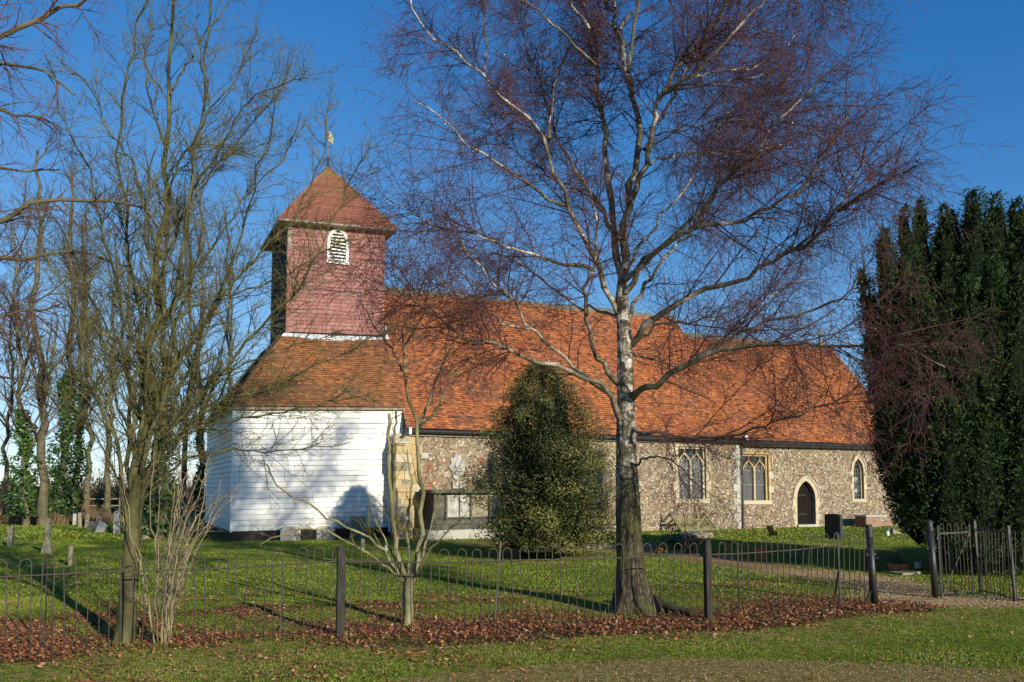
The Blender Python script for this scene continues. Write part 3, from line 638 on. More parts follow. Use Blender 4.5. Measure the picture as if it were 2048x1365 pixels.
def block(par, s0, s1, h0, h1, n, proud=.02, mat='stone', name='quoin_stone', back=.05):
    m = MB(); m.box(s0 + .004, s1 - .004, n - proud - random.uniform(0, .008), n + back, h0 + .004, h1 - .004, .003); return m.build(name, M[mat], par, bevel=.008)
# quoins
z = -.05; i = 0
while z < 3.4:
    h = random.uniform(.24, .36); w = (.36, .55)[i % 2]
    block(nw, 5.50, 5.50 + w, z, min(z + h, 3.5), NF, mat=random.choice(['stone', 'ochre', 'ochre']))
    block(nw, NS1 - (.30, .50)[i % 2] * .8, NS1, z, min(z + h, 3.5), NF, .03, mat='greystone')
    block(cwl, CS1 - (.30, .45)[(i + 1) % 2], CS1, z, min(z + h, 3.5), CF, .02, mat='greystone'); z += h; i += 1
# buttress at the west end
bt = empty('buttress'); bt.parent = church
z = -.05; i = 0
while z < 3.1:
    h = random.uniform(.24, .34); z2 = min(z + h, 3.1); dp = .75 if z < 1.5 else .50
    for a, b in (((4.98, 5.28), (5.28, 5.50)) if i % 2 else ((4.98, 5.20), (5.20, 5.50))):
        block(bt, a, b, z, z2, NF - dp, .0, mat=random.choice(['ochre', 'stone', 'lichen', 'ochre']), name='buttress_stone', back=dp)
    z = z2; i += 1
m = MB(); m.hexa([(4.96, NF - .80, 1.50), (5.52, NF - .80, 1.50), (5.52, NF - .48, 1.50), (4.96, NF - .48, 1.50), (4.96, NF - .52, 1.72), (5.52, NF - .52, 1.72), (5.52, NF - .48, 1.74), (4.96, NF - .48, 1.74)]); m.build('weathering_stone', M['ochre'], bt)
m = MB(); m.hexa([(4.96, NF - .54, 3.08), (5.52, NF - .54, 3.08), (5.52, NF, 3.08), (4.96, NF, 3.08), (4.96, NF - .50, 3.14), (5.52, NF - .50, 3.14), (5.52, NF, 3.44), (4.96, NF, 3.44)]); m.build('weathering_stone', M['stone'], bt)
# window surrounds
def square_window(c, w, b, t, n, par_, mesh=False, mat='stone', mat2='stone'):
    e = empty('church_window'); e.parent = par_
    z = b; i = 0
    while z < t - .02:
        h = min(random.uniform(.28, .4), t - z); lw = (.14, .26)[i % 2]
        for sgn in (-1, 1):
            a, b_ = sorted((c + sgn * w, c + sgn * (w + lw))); block(e, a, b_, z, z + h, n, .022, random.choice([mat, mat2]), 'jamb_stone', .10)
        z += h; i += 1
    block(e, c - w - .16, c + w + .16, b - .17, b, n, .035, mat, 'sill_stone', .30)
    for k in range(4): block(e, c - w - .15 + k * (2 * w + .3) / 4, c - w - .15 + (k + 1) * (2 * w + .3) / 4, t, t + .14, n, .022, mat2, 'lintel_stone', .2)
    m = MB(); m.ribbon([(c - w - .17, t - .45), (c - w - .17, t + .17), (c + w + .17, t + .17), (c + w + .17, t - .45)], .05, n - .06, n - .001); m.build('hood_mould', M[mat], e)
    # chamfered inner frame
    m = MB(); m.ribbon([(c - w + .045, b), (c - w + .045, t - .045), (c + w - .045, t - .045), (c + w - .045, b)], .09, n + .06, n + .26); m.build('inner_frame', M[mat2], e)
    G = n + .17; wi = w - .09
    m = MB(); m.box(c - .045, c + .045, n + .05, n + .20, b, t - .5); m.build('mullion', M[mat], e, bevel=.02)
    # ogee light heads
    for sgn in (-1, 1):
        lc_ = c + sgn * wi / 2; hw = wi / 2 - .01; sp = t - .62; apx = t - .22
        L = [(-hw, sp), (-hw * .93, sp + .10), (-hw * .70, sp + .20), (-hw * .40, sp + .27), (-hw * .18, sp + .33), (0, apx), (0, t - .09)]
        for mir in (-1, 1):
            m = MB(); m.ribbon([(lc_ - mir * x, zz) for x, zz in L], .055, G - .10, G); m.build('tracery_bar', M[mat2], e)
            m = MB(); m.ribbon([(lc_ - mir * -hw * .66, sp + .2), (lc_ - mir * -hw * .42, sp + .12), (lc_ - mir * -hw * .5, sp + .05)], .03, G - .07, G); m.build('cusp', M[mat2], e)
    m = MB(); m.box(c - wi, c + wi, G, G + .01, b, t - .05); m.build('glass', M['glass'], e)
    m = MB(); zt = t - .5
    for cc in (c - wi / 2, c + wi / 2):
        a0, a1 = cc - wi / 2 + .04, cc + wi / 2 - .04; st = .105; sl_ = 1.55
        for sgn in (-1, 1):
            k = -20
            while k < 40:
                # line z = b + k*st + sgn*sl*(x-a0)
                z0, z1 = b + k * st + (0 if sgn > 0 else 0), b + k * st + sgn * sl_ * (a1 - a0); k += 1
                xa, za, xb, zb = a0, z0, a1, z1
                lo, hi = b, zt + .1
                def clip(v):
                    return min(max(v, lo), hi)
                if (za < lo and zb < lo) or (za > hi and zb > hi): continue
                za2, zb2 = clip(za), clip(zb); xa2 = xa + (za2 - za) / (zb - za) * (xb - xa); xb2 = xa + (zb2 - za) / (zb - za) * (xb - xa)
                if abs(xa2 - xb2) > .01: m.bar((xa2, G - .008, za2), (xb2, G - .008, zb2), .016 if mesh else .009, .006, up=(0, 1, 0))
    m.build('lead_lattice', M['leadbar'], e)
    for zz in (b + .62, b + 1.2):
        m = MB(); m.box(c - wi, c + wi, G - .02, G - .008, zz, zz + .016); m.build('saddle_bar', M['leadbar'], e)
square_window(17.10, .66, 1.20, 3.22, NF, church, True)
square_window(20.36, .66, 1.12, 2.98, CF, church, False, 'stone', 'ochre')
def arch_surround(par_, ol, n, wd, mat, depth=.16, hood=True):
    ol = np.array(ol, float); base, L, R = ol[0][1], ol[1:-1], None
    # jambs
    c = (ol[0][0] + ol[-1][0]) / 2; w = abs(ol[-1][0] - ol[0][0]) / 2; sp = ol[1][1]; z = base; i = 0
    while z < sp - .02:
        h = min(random.uniform(.26, .4), sp - z); h = sp - z if sp - z - h < .12 else h; lw = wd + (.0, .08)[i % 2]
        for sgn in (-1, 1):
            a, b_ = sorted((c + sgn * w, c + sgn * (w + lw))); block(par_, a, b_, z, z + h, n, .02, mat, 'jamb_stone', depth)
        z += h; i += 1
    arc = L; t = nz(np.gradient(arc, axis=0)); q_ = np.stack([-t[:, 1], t[:, 0]], 1); outp = arc + q_ * wd
    outp[len(arc) // 2] = arc[len(arc) // 2] + [0, wd * 1.25]
    for k in range(0, len(arc) - 1, 2):
        k2 = min(k + 2, len(arc) - 1); km = k + 1
        poly = [tuple(arc[k]), tuple(outp[k])] + ([tuple(outp[km])] if km < k2 else []) + [tuple(outp[k2]), tuple(arc[k2])] + ([tuple(arc[km])] if km < k2 else [])
        cen = np.mean(poly, 0); poly = [tuple(cen + (np.array(p) - cen) * .985) for p in poly]
        m = MB(); m.prism(poly[::-1], n - .02, n + depth); m.build('arch_stone', M[mat], par_)
    if hood:
        m = MB(); m.ribbon([tuple(p) for p in (arc + q_ * (wd + .03))], .05, n - .055, n - .001); m.build('hood_mould', M[mat], par_)
dr = empty('priests_door'); dr.parent = church
arch_surround(dr, DR, CF, .17, 'stone')
m = MB(); m.box(22.46, 23.6, CF - .12, CF + .3, -.06, .10); m.build('threshold_stone', M['greystone'], dr)
pk = np.linspace(22.52, 23.52, 7); ol = np.array(DR)
for a, b in zip(pk[:-1], pk[1:]):
    za, zb = np.interp([a + .001, b - .001], ol[1:-1, 0], ol[1:-1, 1]); mid = (a + b) / 2; zm = np.interp(mid, ol[1:-1, 0], ol[1:-1, 1])
    m = MB(); m.prism([(a + .006, .11), (b - .006, .11), (b - .006, zb), (mid, zm), (a + .006, za)], CF + .20 + random.uniform(0, .006), CF + .26); m.build('plank', M['door'], dr)
m = MB(); m.box(22.5, 23.54, CF + .262, CF + .27, 0, 2.0); m.build('dark_inside', M['tar_and_shade'], dr)
for zz in (.5, 1.3):
    m = MB(); m.box(22.56, 23.2, CF + .185, CF + .198, zz, zz + .04); m.build('hinge', M['blackiron'], dr)
m = MB(); m.lathe([(.035, 0), (.04, .01), (.03, .02)], (0, 0, 0), 10); hd = m.build('handle', M['blackiron'], dr); hd.location = (23.4, CF + .195, .95); hd.rotation_euler = (math.pi / 2, 0, 0)
w3 = empty('lancet_window'); w3.parent = church
arch_surround(w3, W3, CF, .13, 'stone'); block(w3, 25.62, 26.48, 1.0, 1.15, CF, .03, 'stone', 'sill_stone', .28)
m = MB(); m.prism(W3, CF + .18, CF + .19); m.build('glass', M['glass'], w3)
m = MB(); m.ribbon([(x + (.025 if x < 26.05 else -.025), z_) for x, z_ in W3], .05, CF + .1, CF + .2); m.build('inner_frame', M['stone'], w3)
m = MB()
for zz in np.arange(1.3, 2.8, .19): m.box(25.8, 26.3, CF + .168, CF + .178, zz, zz + .010)
for xx in (25.92, 26.05, 26.18): m.box(xx - .004, xx + .004, CF + .17, CF + .178, 1.16, 2.45)
m.build('lead_bars', M['leadbar'], w3)
for zz in (1.5, 2.0):    # pale quatrefoils in the glass
    m = MB()
    for k in range(4):
        a = k * math.pi / 2; cxx, czz = 26.05 + .055 * math.cos(a), zz + .06 * math.sin(a); m.prism([(cxx + .038 * math.cos(t), czz + .042 * math.sin(t)) for t in np.linspace(0, 2 * math.pi, 9)[:-1]], CF + .160, CF + .166)
    m.build('quatrefoil', M['greystone'], w3)

# --- roofs
def roof(name, s0, s1, ef, eb, eh, rh, hipw=0):
    m = MB(); F0, F1, R0, R1, B0, B1 = (s0, ef, eh), (s1, ef, eh), (s0 + hipw, CN, rh), (s1, CN, rh), (s0, eb, eh), (s1, eb, eh)
    slab(m, [F0, F1, R1, R0], .10); slab(m, [R0, R1, B1, B0], .10)
    o_ = m.build(name, M['tar_and_shade'], church); up = np.array([0, 0, .012])
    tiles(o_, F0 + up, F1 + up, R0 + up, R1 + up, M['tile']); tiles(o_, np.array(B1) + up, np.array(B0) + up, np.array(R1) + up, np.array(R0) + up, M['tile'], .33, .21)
    k = int((s1 - s0 - hipw) / .45)
    for i in range(k):
        a = s0 + hipw + (s1 - s0 - hipw) * i / k; b = s0 + hipw + (s1 - s0 - hipw) * (i + 1) / k; mm = MB(); dz = random.uniform(-.008, .008) + .022 * math.sin(i * .33) + .012 * math.sin(i * .9)
        mm.hexa([(a, CN - .17, rh - .14), (b - .006, CN - .17, rh - .14), (b - .006, CN + .17, rh - .14), (a, CN + .17, rh - .14), (a, CN - .06, rh + .085 + dz), (b - .006, CN - .06, rh + .085 + dz), (b - .006, CN + .06, rh + .085 + dz), (a, CN + .06, rh + .085 + dz)]); mm.build('ridge_tile', M['ridge'], o_)
    return o_
nr_ = roof('nave_roof', 5.42, 19.55, -.52, 8.82, 3.56, 9.34)
cr_ = roof('chancel_roof', 19.56, 29.05, -.46, 8.76, 3.50, 8.62)
m = MB(); m.ribbon([(5.50, 3.60), (5.50, 3.46), (19.5, 3.46), (19.5, 3.60)], .01, 0, 0) if 0 else None
m = MB(); m.tube([(5.35, -.60, 3.50), (19.5, -.60, 3.47)], .055, 8); m.build('gutter', M['blackiron'], nr_)
m = MB(); m.box(5.55, 19.5, -.42, -.31, 3.36, 3.46); m.build('eaves_board', M['greywood'], nr_, label='brown moulded eaves board under the nave gutter')
m = MB(); m.box(19.62, 28.9, -.42, -.36, 3.30, 3.47); m.build('eaves_board', M['tar_and_shade'], cr_)
m = MB(); m.tube([(5.42, -.58, 3.46), (5.28, -.62, 3.33), (4.88, -.50, 2.95), (4.86, -.40, 2.8), (4.86, -.40, 2.2)], .045, 8); m.build('downpipe', M['blackiron'], church)
m = MB(); m.tube([(4.92, -.38, 2.95), (4.92, -.38, .2)], .045, 8); m.build('downpipe', M['whitepipe'], church, label='white lower pipe beside the tower')
m = MB(); m.box(5.47, 5.56, -.66, -.5, 3.40, 3.62); m.build('hopper', M['whitepipe'], church)
m = MB(); m.tube([(19.50, -.62, 3.46), (19.50, -.40, 3.3), (19.50, -.39, .02)], .040, 8); m.build('downpipe', M['blackiron'], church, label='thin black pipe in the corner of nave and chancel')
m = MB(); m.box(19.52, 19.66, -.60, -.50, 3.50, 3.72); m.build('hopper', M['whitepipe'], church)
m = MB(); a, b = np.array([5.50, -.54, 3.62]), np.array([5.62, 2.28, 7.05]); m.bar(a, b, .05, .02); m.build('lead_flashing', M['ridge'], church)
# gable cross
fc = empty('gable_cross'); fc.parent = church
m = MB(); m.box(28.26, 28.54, CN - .14, CN + .14, 8.6, 8.82); m.box(28.35, 28.45, CN - .06, CN + .06, 8.8, 9.24); m.build('shaft', M['lichen'], fc, bevel=.012)
m = MB(); m.ribbon([(28.40 + .10 * math.cos(t), 9.32 + .10 * math.sin(t)) for t in np.linspace(0, 2 * math.pi, 17)], .035, CN - .035, CN + .035)
m.box(28.22, 28.58, CN - .04, CN + .04, 9.29, 9.35); m.box(28.37, 28.43, CN - .04, CN + .04, 9.22, 9.50); m.build('cross_head', M['lichen'], fc)
# memorial fragment on the nave wall
mo = empty('wall_memorial'); mo.parent = church
cs = [(8.24, 1.92), (8.36, 1.90), (8.40, 2.0), (8.50, 2.06), (8.56, 2.2), (8.66, 2.3), (8.60, 2.44), (8.64, 2.58), (8.50, 2.62), (8.46, 2.76), (8.36, 2.74), (8.34, 2.84), (8.24, 2.80), (8.22, 2.66), (8.08, 2.60), (8.12, 2.46), (8.02, 2.36), (8.10, 2.24), (8.18, 2.18), (8.16, 2.04)]
cs = [(a - 1.05, b) for a, b in cs]
m = MB(); m.prism(cs, NF - .07, NF + .02); m.build('cartouche', M['whitestone'], mo, bevel=.015)
m = MB(); m.box(7.11, 7.55, NF - .10, NF + .02, 1.60, 1.86, .006); m.build('bracket_stone', M['whitestone'], mo, bevel=.012)
m = MB(); m.prism([(7.23, 2.30), (7.37, 2.30), (7.39, 2.5), (7.30, 2.56), (7.21, 2.5)], NF - .095, NF - .07); m.build('shield', M['greystone'], mo)
m = MB(); m.box(6.02, 6.26, NF - .03, NF + .03, 2.62, 2.80, .006); m.build('pale_block', M['greystone'], nw)
# ---------------------------------------------------------------- bow top fence
fg = 'iron bow top railings round the churchyard'
def poly_at(poly, d):
    for (a, b), (c, e) in zip(poly[:-1], poly[1:]):
        L = math.hypot(c - a, e - b)
        if d <= L: return np.array([a + (c - a) * d / L, b + (e - b) * d / L, 0]), np.array([(c - a) / L, (e - b) / L, 0])
        d -= L
    return np.array([c, e, 0]), np.array([(c - a) / L, (e - b) / L, 0])
def hoop_mesh(w, h, r=.0065, lo=-.04, mat=None):
    P = [(-w / 2, 0, lo), (-w / 2, 0, h * .45), (-w / 2, 0, h - w / 2)] + [(-w / 2 * math.cos(a), 0, h - w / 2 + w / 2 * math.sin(a)) for a in np.linspace(.3, math.pi - .3, 7)] + [(w / 2, 0, h - w / 2), (w / 2, 0, h * .45), (w / 2, 0, lo)]
    m = MB(); m.tube(P, r, 5); return m
hoops = []
for i in range(5):
    m = hoop_mesh(.105, .95); m.v = [(x + .006 * math.sin(z * 5 + i * 1.7), y + .008 * math.sin(z * 4 + i), z) for x, y, z in m.v]; hoops.append(m)
hm = [None] * 5
def fence_run(name, poly, label, pitch, start=0, hh=lambda d: 1.0, rails=(.80,), skip=(), base=None):
    a, t = poly_at(poly, 0); e = empty(name, a, 0, label, 'fence', fg); org = np.array(a)
    L = sum(math.hypot(c[0] - b[0], c[1] - b[1]) for b, c in zip(poly[:-1], poly[1:])); d = start; i = 0
    while d < L - .03:
        p, t = poly_at(poly, d); k = random.randrange(5)
        if hm[k] is None: o = hoops[k].build('hoop', M['fence'], e, smooth=True); hm[k] = o.data
        else: o = link(bpy.data.objects.new('hoop', hm[k]), e)
        o.location = tuple(p - org + np.array([0, 0, hgt(p[0], p[1])])); s = hh(d); o.scale = (1, 1, s)
        o.rotation_euler = (random.gauss(0, .012), random.gauss(0, .014) + .03 * math.sin(d * 1.1), math.atan2(t[1], t[0]) + random.gauss(0, .05)); d += pitch * random.uniform(.96, 1.04); i += 1
    for rz in rails:
        m = MB(); ds = np.arange(0, L + .01, .25); pts = []
        for q in ds:
            p, t = poly_at(poly, q); pts.append(p - org + np.array([0, 0, (rz if rz < .4 else rz * hh(q)) + .006 * math.sin(q * 3)]))
        m.tube(pts, .009, 5); m.build('rail', M['fence'], e, smooth=True)
    return e, org
def hh(d):   # the run sags and rises along its length
    return float(np.interp(d, [0, 3, 5.2, 7.0, 8.5, 10.2, 11.4, 13, 14.4], [.98, .99, 1.0, 1.04, .99, 1.0, 1.01, 1.02, 1.13]))
fe, forg = fence_run('bow_top_fence', FL, 'long run of rusty bow top railings from the left edge to the leaning gate post', .2, .1, hh)
def fpost(px, py, w, h, lean, mat='post', name='post'):
    p = gnd(px, py); m = MB(); m.box(-w / 2, w / 2, -w / 2, w / 2, -.1, h, .002); o = m.build(name, M[mat], fe, bevel=.006); o.location = tuple(p - forg); o.rotation_euler = (0, lean, .35); return o
fpost(680, 1277, .088, 1.0, 0); fpost(1417, 1243, .078, 1.0, -.005)
def stay(px, py, h, lean, w=.02, diag=None):
    p = gnd(px, py); m = MB(); m.bar((0, 0, -.05), (0, 0, h), w, .012, (0, 1, 0)); m.bar((0, 0, .10), (-.05, .18, -.02), .014); o = m.build('standard', M['blackiron'], fe); o.location = tuple(p - forg); o.rotation_euler = (0, lean, .3)
stay(990, 1242, .98, .075); stay(1478, 1228, .92, .0); stay(1682, 1218, 1.02, -.02); stay(560, 1268, .9, .01, .012); stay(88, 1300, .92, .0, .012)
m = MB(); m.bar(gnd(1668, 1200) - forg, gnd(1682, 1216) - forg + [0, 0, .62], .02); m.build('brace', M['blackiron'], fe)
# gate posts
def gatepost(px, py, h, r, lean, label):
    p = gnd(px, py); e = empty('gate_post', p, 0, label, 'gate post', 'black iron gate posts', rot=(0, lean, 0))
    m = MB(); m.lathe([(r, -.05), (r, h - .16)], sides=20); m.build('shaft', M['blackiron'], e, smooth=False).data.polygons.foreach_set('use_smooth', [True] * 20 + [False] * 2)
    m = MB(); m.lathe([(r * 1.12, h - .17), (r * 1.12, h - .12), (r, h - .115), (r * .95, h - .04), (r * .6, h - .01), (r * .1, h)] if h > 1.15 else [(r * 1.08, h - .17), (r * 1.08, h - .13), (r * 1.0, h - .125), (r * 1.0, h - .01), (r * .9, h)], sides=20); m.build('cap', M['blackiron'], e)
    m = MB(); m.box(-r * 1.3, r * 1.3, -.015, .015, h * .62, h * .65); m.build('band', M['blackiron'], e)
    return e
gp = gatepost(1750, 1213, 1.13, .047, -.045, 'flat topped black iron gate post leaning left at the end of the long railing')
m = MB(); m.bar((0, .05, .95), (.07, .16, .0), .035, .02); m.build('back_stay', M['blackiron'], gp)
m = MB(); m.bar((-.17, -.02, -.02), (-.03, .0, .24), .03, .02); m.build('foot_brace', M['post'], gp)
gatepost(1872, 1196, 1.17, .052, -.055, 'domed black iron gate post the open gate hangs from')
# gate, open
g0, g1 = gnd(1883, 1194), gnd(1948, 1191); g1 = g0 + nz(g1 - g0) * .62
gdir = nz(g1 - g0); ga = math.atan2(gdir[1], gdir[0]); L = .60
g0, g1b = gnd(1884, 1195), gnd(1947, 1192); L = np.linalg.norm(g1b - g0); ga = math.atan2(*(g1b - g0)[[1, 0]])
gt = empty('iron_gate', g0, ga, 'narrow bow top iron gate with a diagonal brace standing open beside the domed post', 'gate', rot=(0, -.03, ga))
for x_, h_, n_ in ((0, 1.07, 'hinge_stile'), (L, 1.07, 'closing_stile')):
    m = MB(); m.box(x_ - .014, x_ + .014, -.008, .008, .0, h_); m.build(n_, M['blackiron'], gt)
for z_ in (.055, .95):
    m = MB(); m.box(.014, L - .014, -.006, .006, z_ - .011, z_ + .011); m.build('rail', M['fence'], gt)
for i in range(4):
    m = hoop_mesh(.07, 1.09, .006, .05); o = m.build('hoop', M['fence'], gt, smooth=True); o.location = (L * (i + .62) / 4.3, .012, 0)
m = MB(); m.bar((.03, -.014, .08), (L - .02, -.014, .93), .020, .006, (0, 1, 0)); m.build('brace', M['fence'], gt)
for z_ in (.2, .85):
    m = MB(); m.lathe([(.018, 0), (.022, .02), (.018, .05)], (-.02, 0, z_), 8); m.build('hinge', M['blackiron'], gt)
# right hand railing
RL = [tuple(gnd(1962, 1188)[:2]), tuple(gnd(2031, 1206)[:2]), tuple((gnd(2031, 1206) + [1.6, -.45, 0])[:2])]
fr, rorg = fence_run('bow_top_fence', RL, 'short piece of bow top railing to the right of the open gate', .185, .10, lambda d: 1.08, (.92, .05))
for q, h_ in ((0, 1.12), (math.hypot(RL[1][0] - RL[0][0], RL[1][1] - RL[0][1]), 1.1)):
    p, t = poly_at(RL, q); m = MB(); m.box(-.018, .018, -.018, .018, -.05, h_); o = m.build('post', M['blackiron'], fr); o.location = tuple(p - rorg); o.rotation_euler = (0, -.05, 0)

# ---------------------------------------------------------------- bench, tipped on its back rail
bp = cw(15.72, -1.45); ba = TH
bench = empty('garden_bench', bp, ba, 'mossy slatted wooden bench tipped upside down against the flint wall under the two light window', 'bench', rot=(0, 0, TH))
LB = 1.62; tl = math.radians(40); dy, dz = math.cos(tl), math.sin(tl)
def bpnt(x, t, o=0): return (x, t * dy - o * dz, .06 + t * dz + o * dy)
for x_ in (.0, LB):
    m = MB(); m.bar(bpnt(x_, -.05), bpnt(x_, .98), .06, .05, (1, 0, 0)); m.build('back_post', M['benchwood'], bench, bevel=.006)
    m = MB(); m.bar(bpnt(x_, .42, -.02), (x_ - .02, .95, .10), .05, .05, (1, 0, 0)); m.build('leg', M['benchwood'], bench)
    m = MB(); m.bar(bpnt(x_, .93, -.0), (x_ - .02, 1.1, .34), .045, .05, (1, 0, 0)); m.bar(bpnt(x_, .62, 0), (x_ - .02, .92, .2), .045, .05, (1, 0, 0)); m.build('stretcher', M['benchwood'], bench)
for t_ in (.0, .56):
    m = MB(); m.bar(bpnt(.03, t_, .01), bpnt(LB - .03, t_, .01), .03, .075, (0, dy, dz)); o = m.build('back_rail', M['benchwood'], bench, bevel=.004)
for i in range(15):
    x_ = .09 + i * (LB - .18) / 14; m = MB(); m.bar(bpnt(x_, .03, .0), bpnt(x_, .54, .0), .042, .014, (0, -dz, dy)); m.build('back_slat', M['benchwood'], bench)
for i in range(4):
    m = MB(); m.bar((.04, .10 + i * .12, .05), (LB - .04, .10 + i * .12, .05), .02, .09, (0, 1, .1)); m.build('seat_slat', M['benchwood'], bench)

# ---------------------------------------------------------------- monuments
def head(name, px, py, w, h, th, mat, label, rz=TH, tilt=(0, 0), top='round', cat='gravestone', group=None, lines=0, rg='headstones standing by the church', pos=None):
    p = gnd(px, py) if pos is None else pos
    o = empty(name, p, 0, label, cat, group, rot=(tilt[0], tilt[1], rz))
    if top == 'round': poly = [(-w / 2, -.1), (-w / 2, h * .86)] + [(w / 2 * math.cos(a), h * .86 + h * .14 * math.sin(a)) for a in np.linspace(math.pi * .9, math.pi * .1, 7)] + [(w / 2, h * .86), (w / 2, -.1)]
    elif top == 'shoulder': poly = [(-w / 2, -.1), (-w / 2, h * .9), (-w / 2 + .04, h * .97), (-w / 4, h * .985), (0, h), (w / 4, h * .985), (w / 2 - .04, h * .97), (w / 2, h * .9), (w / 2, -.1)]
    else: poly = [(-w / 2, -.1), (-w / 2, h), (w / 2, h), (w / 2, -.1)]
    m = MB(); m.prism(poly, -th / 2, th / 2); m.build('slab', M[mat], o, bevel=.008)
    for i in range(lines):
        ww = w * random.uniform(.22, .38); m = MB(); z_ = h * (.78 - i * .52 / max(lines, 1))
        x_ = -ww
        while x_ < ww:
            l_ = random.uniform(.02, .06); m.box(x_, min(x_ + l_, ww), -th / 2 - .002, -th / 2 + .002, z_, z_ + .012); x_ += l_ + .015
        m.build('inscription', M['ivydark'], o)
    return o
gz = 'headstones against the white tower base'
head('headstone', 556, 1084, .62, .44, .09, 'greystone', 'low pale headstone with a worn inscription leaning on the white tower base', lines=7, group=gz, tilt=(-.06, 0), pos=cw(1.75, -.28))
head('headstone', 622, 1082, .58, .42, .09, 'greystone', 'low plain grey headstone, in the middle of the three by the white tower base', group=gz, lines=3, tilt=(-.06, 0), pos=cw(2.85, -.30))
head('headstone', 683, 1080, .48, .72, .10, 'lichen', 'taller dark grey headstone under the leafy shadow on the white boards', group=gz, top='flat', tilt=(-.05, 0), pos=cw(3.9, -.32))
head('headstone', 1668, 1078, .66, .80, .12, 'darkstone', 'upright dark headstone with a thin sunlit edge standing alone on the lawn', top='shoulder', rz=TH + math.pi / 2)
o = head('headstone', 1548, 1071, .34, .36, .10, 'yellowlichen', 'small leaning stone with yellow lichen on its edge, near the chancel wall', rz=TH + math.pi / 2, top='flat', tilt=(-.45, 0))
bx = empty('box_tomb', cw(25.1, -1.5), TH, 'low brick and stone box tomb between the priest door and the lancet window', 'tomb')
m = MB(); m.box(-.1, .75, 0, .6, 0, .42, .01); m.build('stone_end', M['pinkstone'], bx, bevel=.01)
m = MB(); m.box(-.14, 1.0, -.05, .66, .42, .50, .008); m.build('lid', M['greystone'], bx, bevel=.01)
m = MB(); m.box(.75, 1.9, .1, .55, 0, .22, .03); m.build('kerb_stone', M['pinkstone'], bx, bevel=.02)
for i in range(3):
    for j in range(3): m = MB(); m.box(-.13, -.10, .0 + i * .2, .19 + i * .2, .02 + j * .13, .13 + j * .13); m.build('brick', M['brick'], bx)
st = empty('stepped_monument', gnd(1846, 1066), .3, 'white stepped stone monument base against the dark yew', 'monument')
m = MB(); m.box(-.5, .45, -.3, .4, 0, .24); m.build('step', M['whitestone'], st, bevel=.01); m = MB(); m.box(-.3, .35, -.18, .3, .242, .44); m.build('step', M['whitestone'], st, bevel=.01)
m = MB(); m.box(-.12, .2, -.06, .18, .442, .62); m.build('pedestal', M['whitestone'], st, bevel=.01)
v = empty('grave_vase', gnd(1775, 1072), 0, 'small white vase with green foliage on the sunny lawn', 'vase')
m = MB(); m.lathe([(.05, 0), (.075, .06), (.055, .15), (.065, .17)], sides=12); m.build('pot', M['whitepot'], v); m = MB(); m.lathe([(.04, .17), (.05, .25), (.02, .33)], sides=7); m.build('foliage', M['greenplastic'], v)
rk = empty('low_stone', gnd(1790, 1068), .3, 'small dark rough stone between the white vase and the stepped monument', 'stone'); m = MB(); m.hexa([(-.2, -.12, 0), (.2, -.12, 0), (.18, .14, 0), (-.18, .14, 0), (-.1, -.05, .2), (.12, -.08, .14), (.1, .06, .17), (-.09, .08, .22)]); m.build('rock', M['lichen'], rk, bevel=.02)
# graves beyond the gate
ms = empty('wire_dome', gnd(1790, 1122), 0, 'grey wire mesh cover with two humps behind the terracotta pot', 'mesh cover')
m = MB()
for cxx in (-.18, .2):
    for k in range(6):
        t = np.linspace(0, math.pi, 9); a = k * math.pi / 6; r_ = .27; m.tube([(cxx + r_ * math.cos(q) * math.cos(a), r_ * .6 * math.cos(q) * math.sin(a), .24 * math.sin(q)) for q in t], .004, 3)
    for k in range(3):
        t = np.linspace(0, 2 * math.pi, 15); rr = .27 * math.cos(k * .45); m.tube([(cxx + rr * math.cos(q), rr * .6 * math.sin(q), .24 * math.sin(k * .45)) for q in t], .004, 3)
m.build('mesh_wires', M['wire'], ms)
tp = empty('plant_pot', gnd(1797, 1142), 0, 'round terracotta bowl of small green plants on a grave beyond the gate', 'plant pot')
m = MB(); m.lathe([(.11, 0), (.17, .03), (.19, .11), (.205, .12), (.205, .145), (.17, .145), (.165, .11)], sides=18); m.build('bowl', M['terracotta'], tp)
c = rng.normal(0, 1, (260, 3)) * [.09, .09, .05] + [0, 0, .20]; V, F3 = leafquads(c, np.full(260, .05), np.full(260, .03), .6); npmesh('leaves', V, F3, M['ivy'], tp, tint=np.repeat(rng.random(260), 4))
wp = empty('white_cup', gnd(1836, 1137), 0, 'small white cup standing on the grass right of the terracotta bowl', 'cup'); m = MB(); m.lathe([(.055, 0), (.065, .11), (.07, .125), (.06, .125), (.05, .03)], sides=14); m.build('cup', M['whitepot'], wp)
sl2 = empty('ledger_stone', gnd(1812, 1147), .5, 'flat grey stone slab set in the grass by the terracotta bowl', 'stone slab'); m = MB(); m.box(-.3, .3, -.16, .16, -.02, .035, .006); m.build('slab', M['lichen'], sl2, bevel=.01)
sl3 = empty('ledger_stone', gnd(1378, 1074), TH, 'flat broken stone slab lying on grass in front of the overturned bench', 'stone slab'); m = MB(); m.hexa([(-1.0, -.5, 0), (.6, -.6, 0), (.9, .4, 0), (-.8, .5, 0), (-.95, -.45, .10), (.55, -.55, .16), (.85, .35, .10), (-.75, .45, .08)]); m.build('slab', M['lichen'], sl3, bevel=.01)
m = MB(); m.hexa([(-.5, -.8, 0), (.35, -.75, 0), (.3, -.35, .1), (-.4, -.3, .1), (-.5, -.8, .06), (.35, -.75, .06), (.3, -.35, .22), (-.4, -.3, .20)]); m.build('broken_piece', M['lichen'], sl3, bevel=.01)
